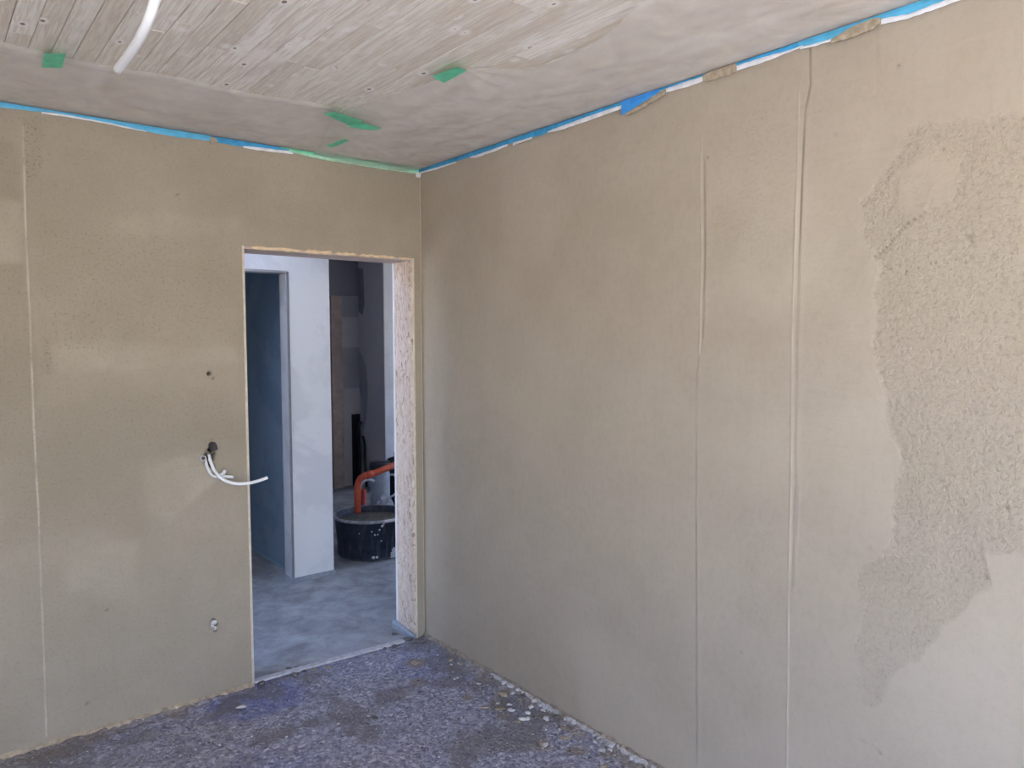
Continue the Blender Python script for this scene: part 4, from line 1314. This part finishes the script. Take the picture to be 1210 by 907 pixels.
# ---- orange pipe leaning on the tub
bm = bmesh.new()
E1 = Vector((0.522, 1.80, 0.276))
pp = [E1, Vector((0.522, 1.80, 0.36)), Vector((0.523, 1.80, 0.47)), Vector((0.530, 1.80, 0.508)), Vector((0.548, 1.80, 0.538)), Vector((0.578, 1.80, 0.553)), Vector((0.62, 1.80, 0.560))]
tube(bm, spline(pp, 6) + [Vector((0.66, 1.80, 0.566)), Vector((1.05, 1.83, 0.652))], 0.026, 20)
opipe = tag(obj('orange_pipe', bm, ORANGE, None, True), 'orange plastic pipe with an elbow standing in the black mortar tub', 'pipe')
bm = bmesh.new()
tube(bm, [(0.595, 1.80, 0.5565), (0.655, 1.80, 0.566)], 0.0295, 20)
obj('socket', bm, ORANGE, opipe, True)

# ---- pale container with a black cap behind the tub
PC = (0.99, 2.30, 0.002)
pail = tag(empty('container', PC), 'narrow pale grey container with a black cap behind the mortar tub', 'container')
bm = bmesh.new()
lathe(bm, [(0.0, 0.0), (0.078, 0.0), (0.084, 0.008), (0.084, 0.20), (0.080, 0.21), (0.084, 0.22), (0.084, 0.46), (0.076, 0.485), (0.0, 0.49)], seg=36)
obj('container_body', bm, PAIL, pail, True)
bm = bmesh.new()
lathe(bm, [(0.0, 0.492), (0.086, 0.490), (0.090, 0.495), (0.090, 0.545), (0.082, 0.56), (0.0, 0.563)], seg=36)
obj('cap', bm, BLACK, pail, True)
bm = bmesh.new()
tube(bm, spline([(0.086, -0.02, 0.44), (0.135, -0.03, 0.42), (0.14, -0.03, 0.28), (0.086, -0.02, 0.24)], 6), 0.010, 8)
obj('handle', bm, PAIL, pail, True)
# a dark canister to its right
can = tag(empty('canister', (1.27, 2.46, 0.002)), 'tall black canister half hidden behind the strand board jamb', 'canister')
bm = bmesh.new()
lathe(bm, [(0.0, 0.0), (0.115, 0.0), (0.12, 0.01), (0.12, 0.50), (0.10, 0.54), (0.045, 0.56), (0.045, 0.60), (0.0, 0.60)], seg=32)
obj('canister_body', bm, BLACK, can, True)
# white plastic bag lump with a red handle tool in front of the pail
bm = bmesh.new()
blob(bm, (0.90, 2.06, 0.15), 0.085, 1.75, 3, 0.45, 0.3)
bagm = tag(obj('plastic_bag', bm, CLEARISH, None, False), 'crumpled whitish plastic bag behind the mortar tub, beside the grey container', 'bag')
bm = bmesh.new()
tube(bm, spline([(0.72, 2.16, 0.02), (0.725, 2.17, 0.25), (0.735, 2.18, 0.40), (0.80, 2.19, 0.445), (0.87, 2.19, 0.42)], 6), 0.016, 10)
tag(obj('drain_fitting', bm, PAIL, None, True), 'grey bent pipe fitting behind the orange pipe', 'pipe')
bm = bmesh.new()
tube(bm, [(0.685, 2.02, 0.02), (0.69, 2.03, 0.40)], 0.024, 12)
tag(obj('red_pipe', bm, REDPL, None, True), 'short dull red pipe upright behind the orange pipe', 'pipe')

# ---- post and hoses in the alcove
tag(boxobj('wooden_post', (1.375, 1.50, 4.03, 4.09, 0.002, 2.08), POST, None, 0.004), 'brown wooden post against the grey alcove wall', 'post')
for pts, r_, lab in (([(1.685, 4.04, 0.01), (1.685, 4.04, 0.40), (1.662, 4.03, 0.55), (1.685, 4.03, 0.68), (1.715, 4.05, 0.70)], 0.017, 'black hose curling upward in the dark wall niche'),
                     ([(1.706, 3.92, 0.004), (1.700, 3.94, 0.30), (1.705, 3.95, 0.46), (1.69, 3.97, 0.56)], 0.013, 'thinner black hose bowed in front of the niche hose')):
    bm = bmesh.new()
    tube(bm, spline(pts, 8), r_, 12)
    tag(obj('hose', bm, BLACK, None, True), lab, 'hose')
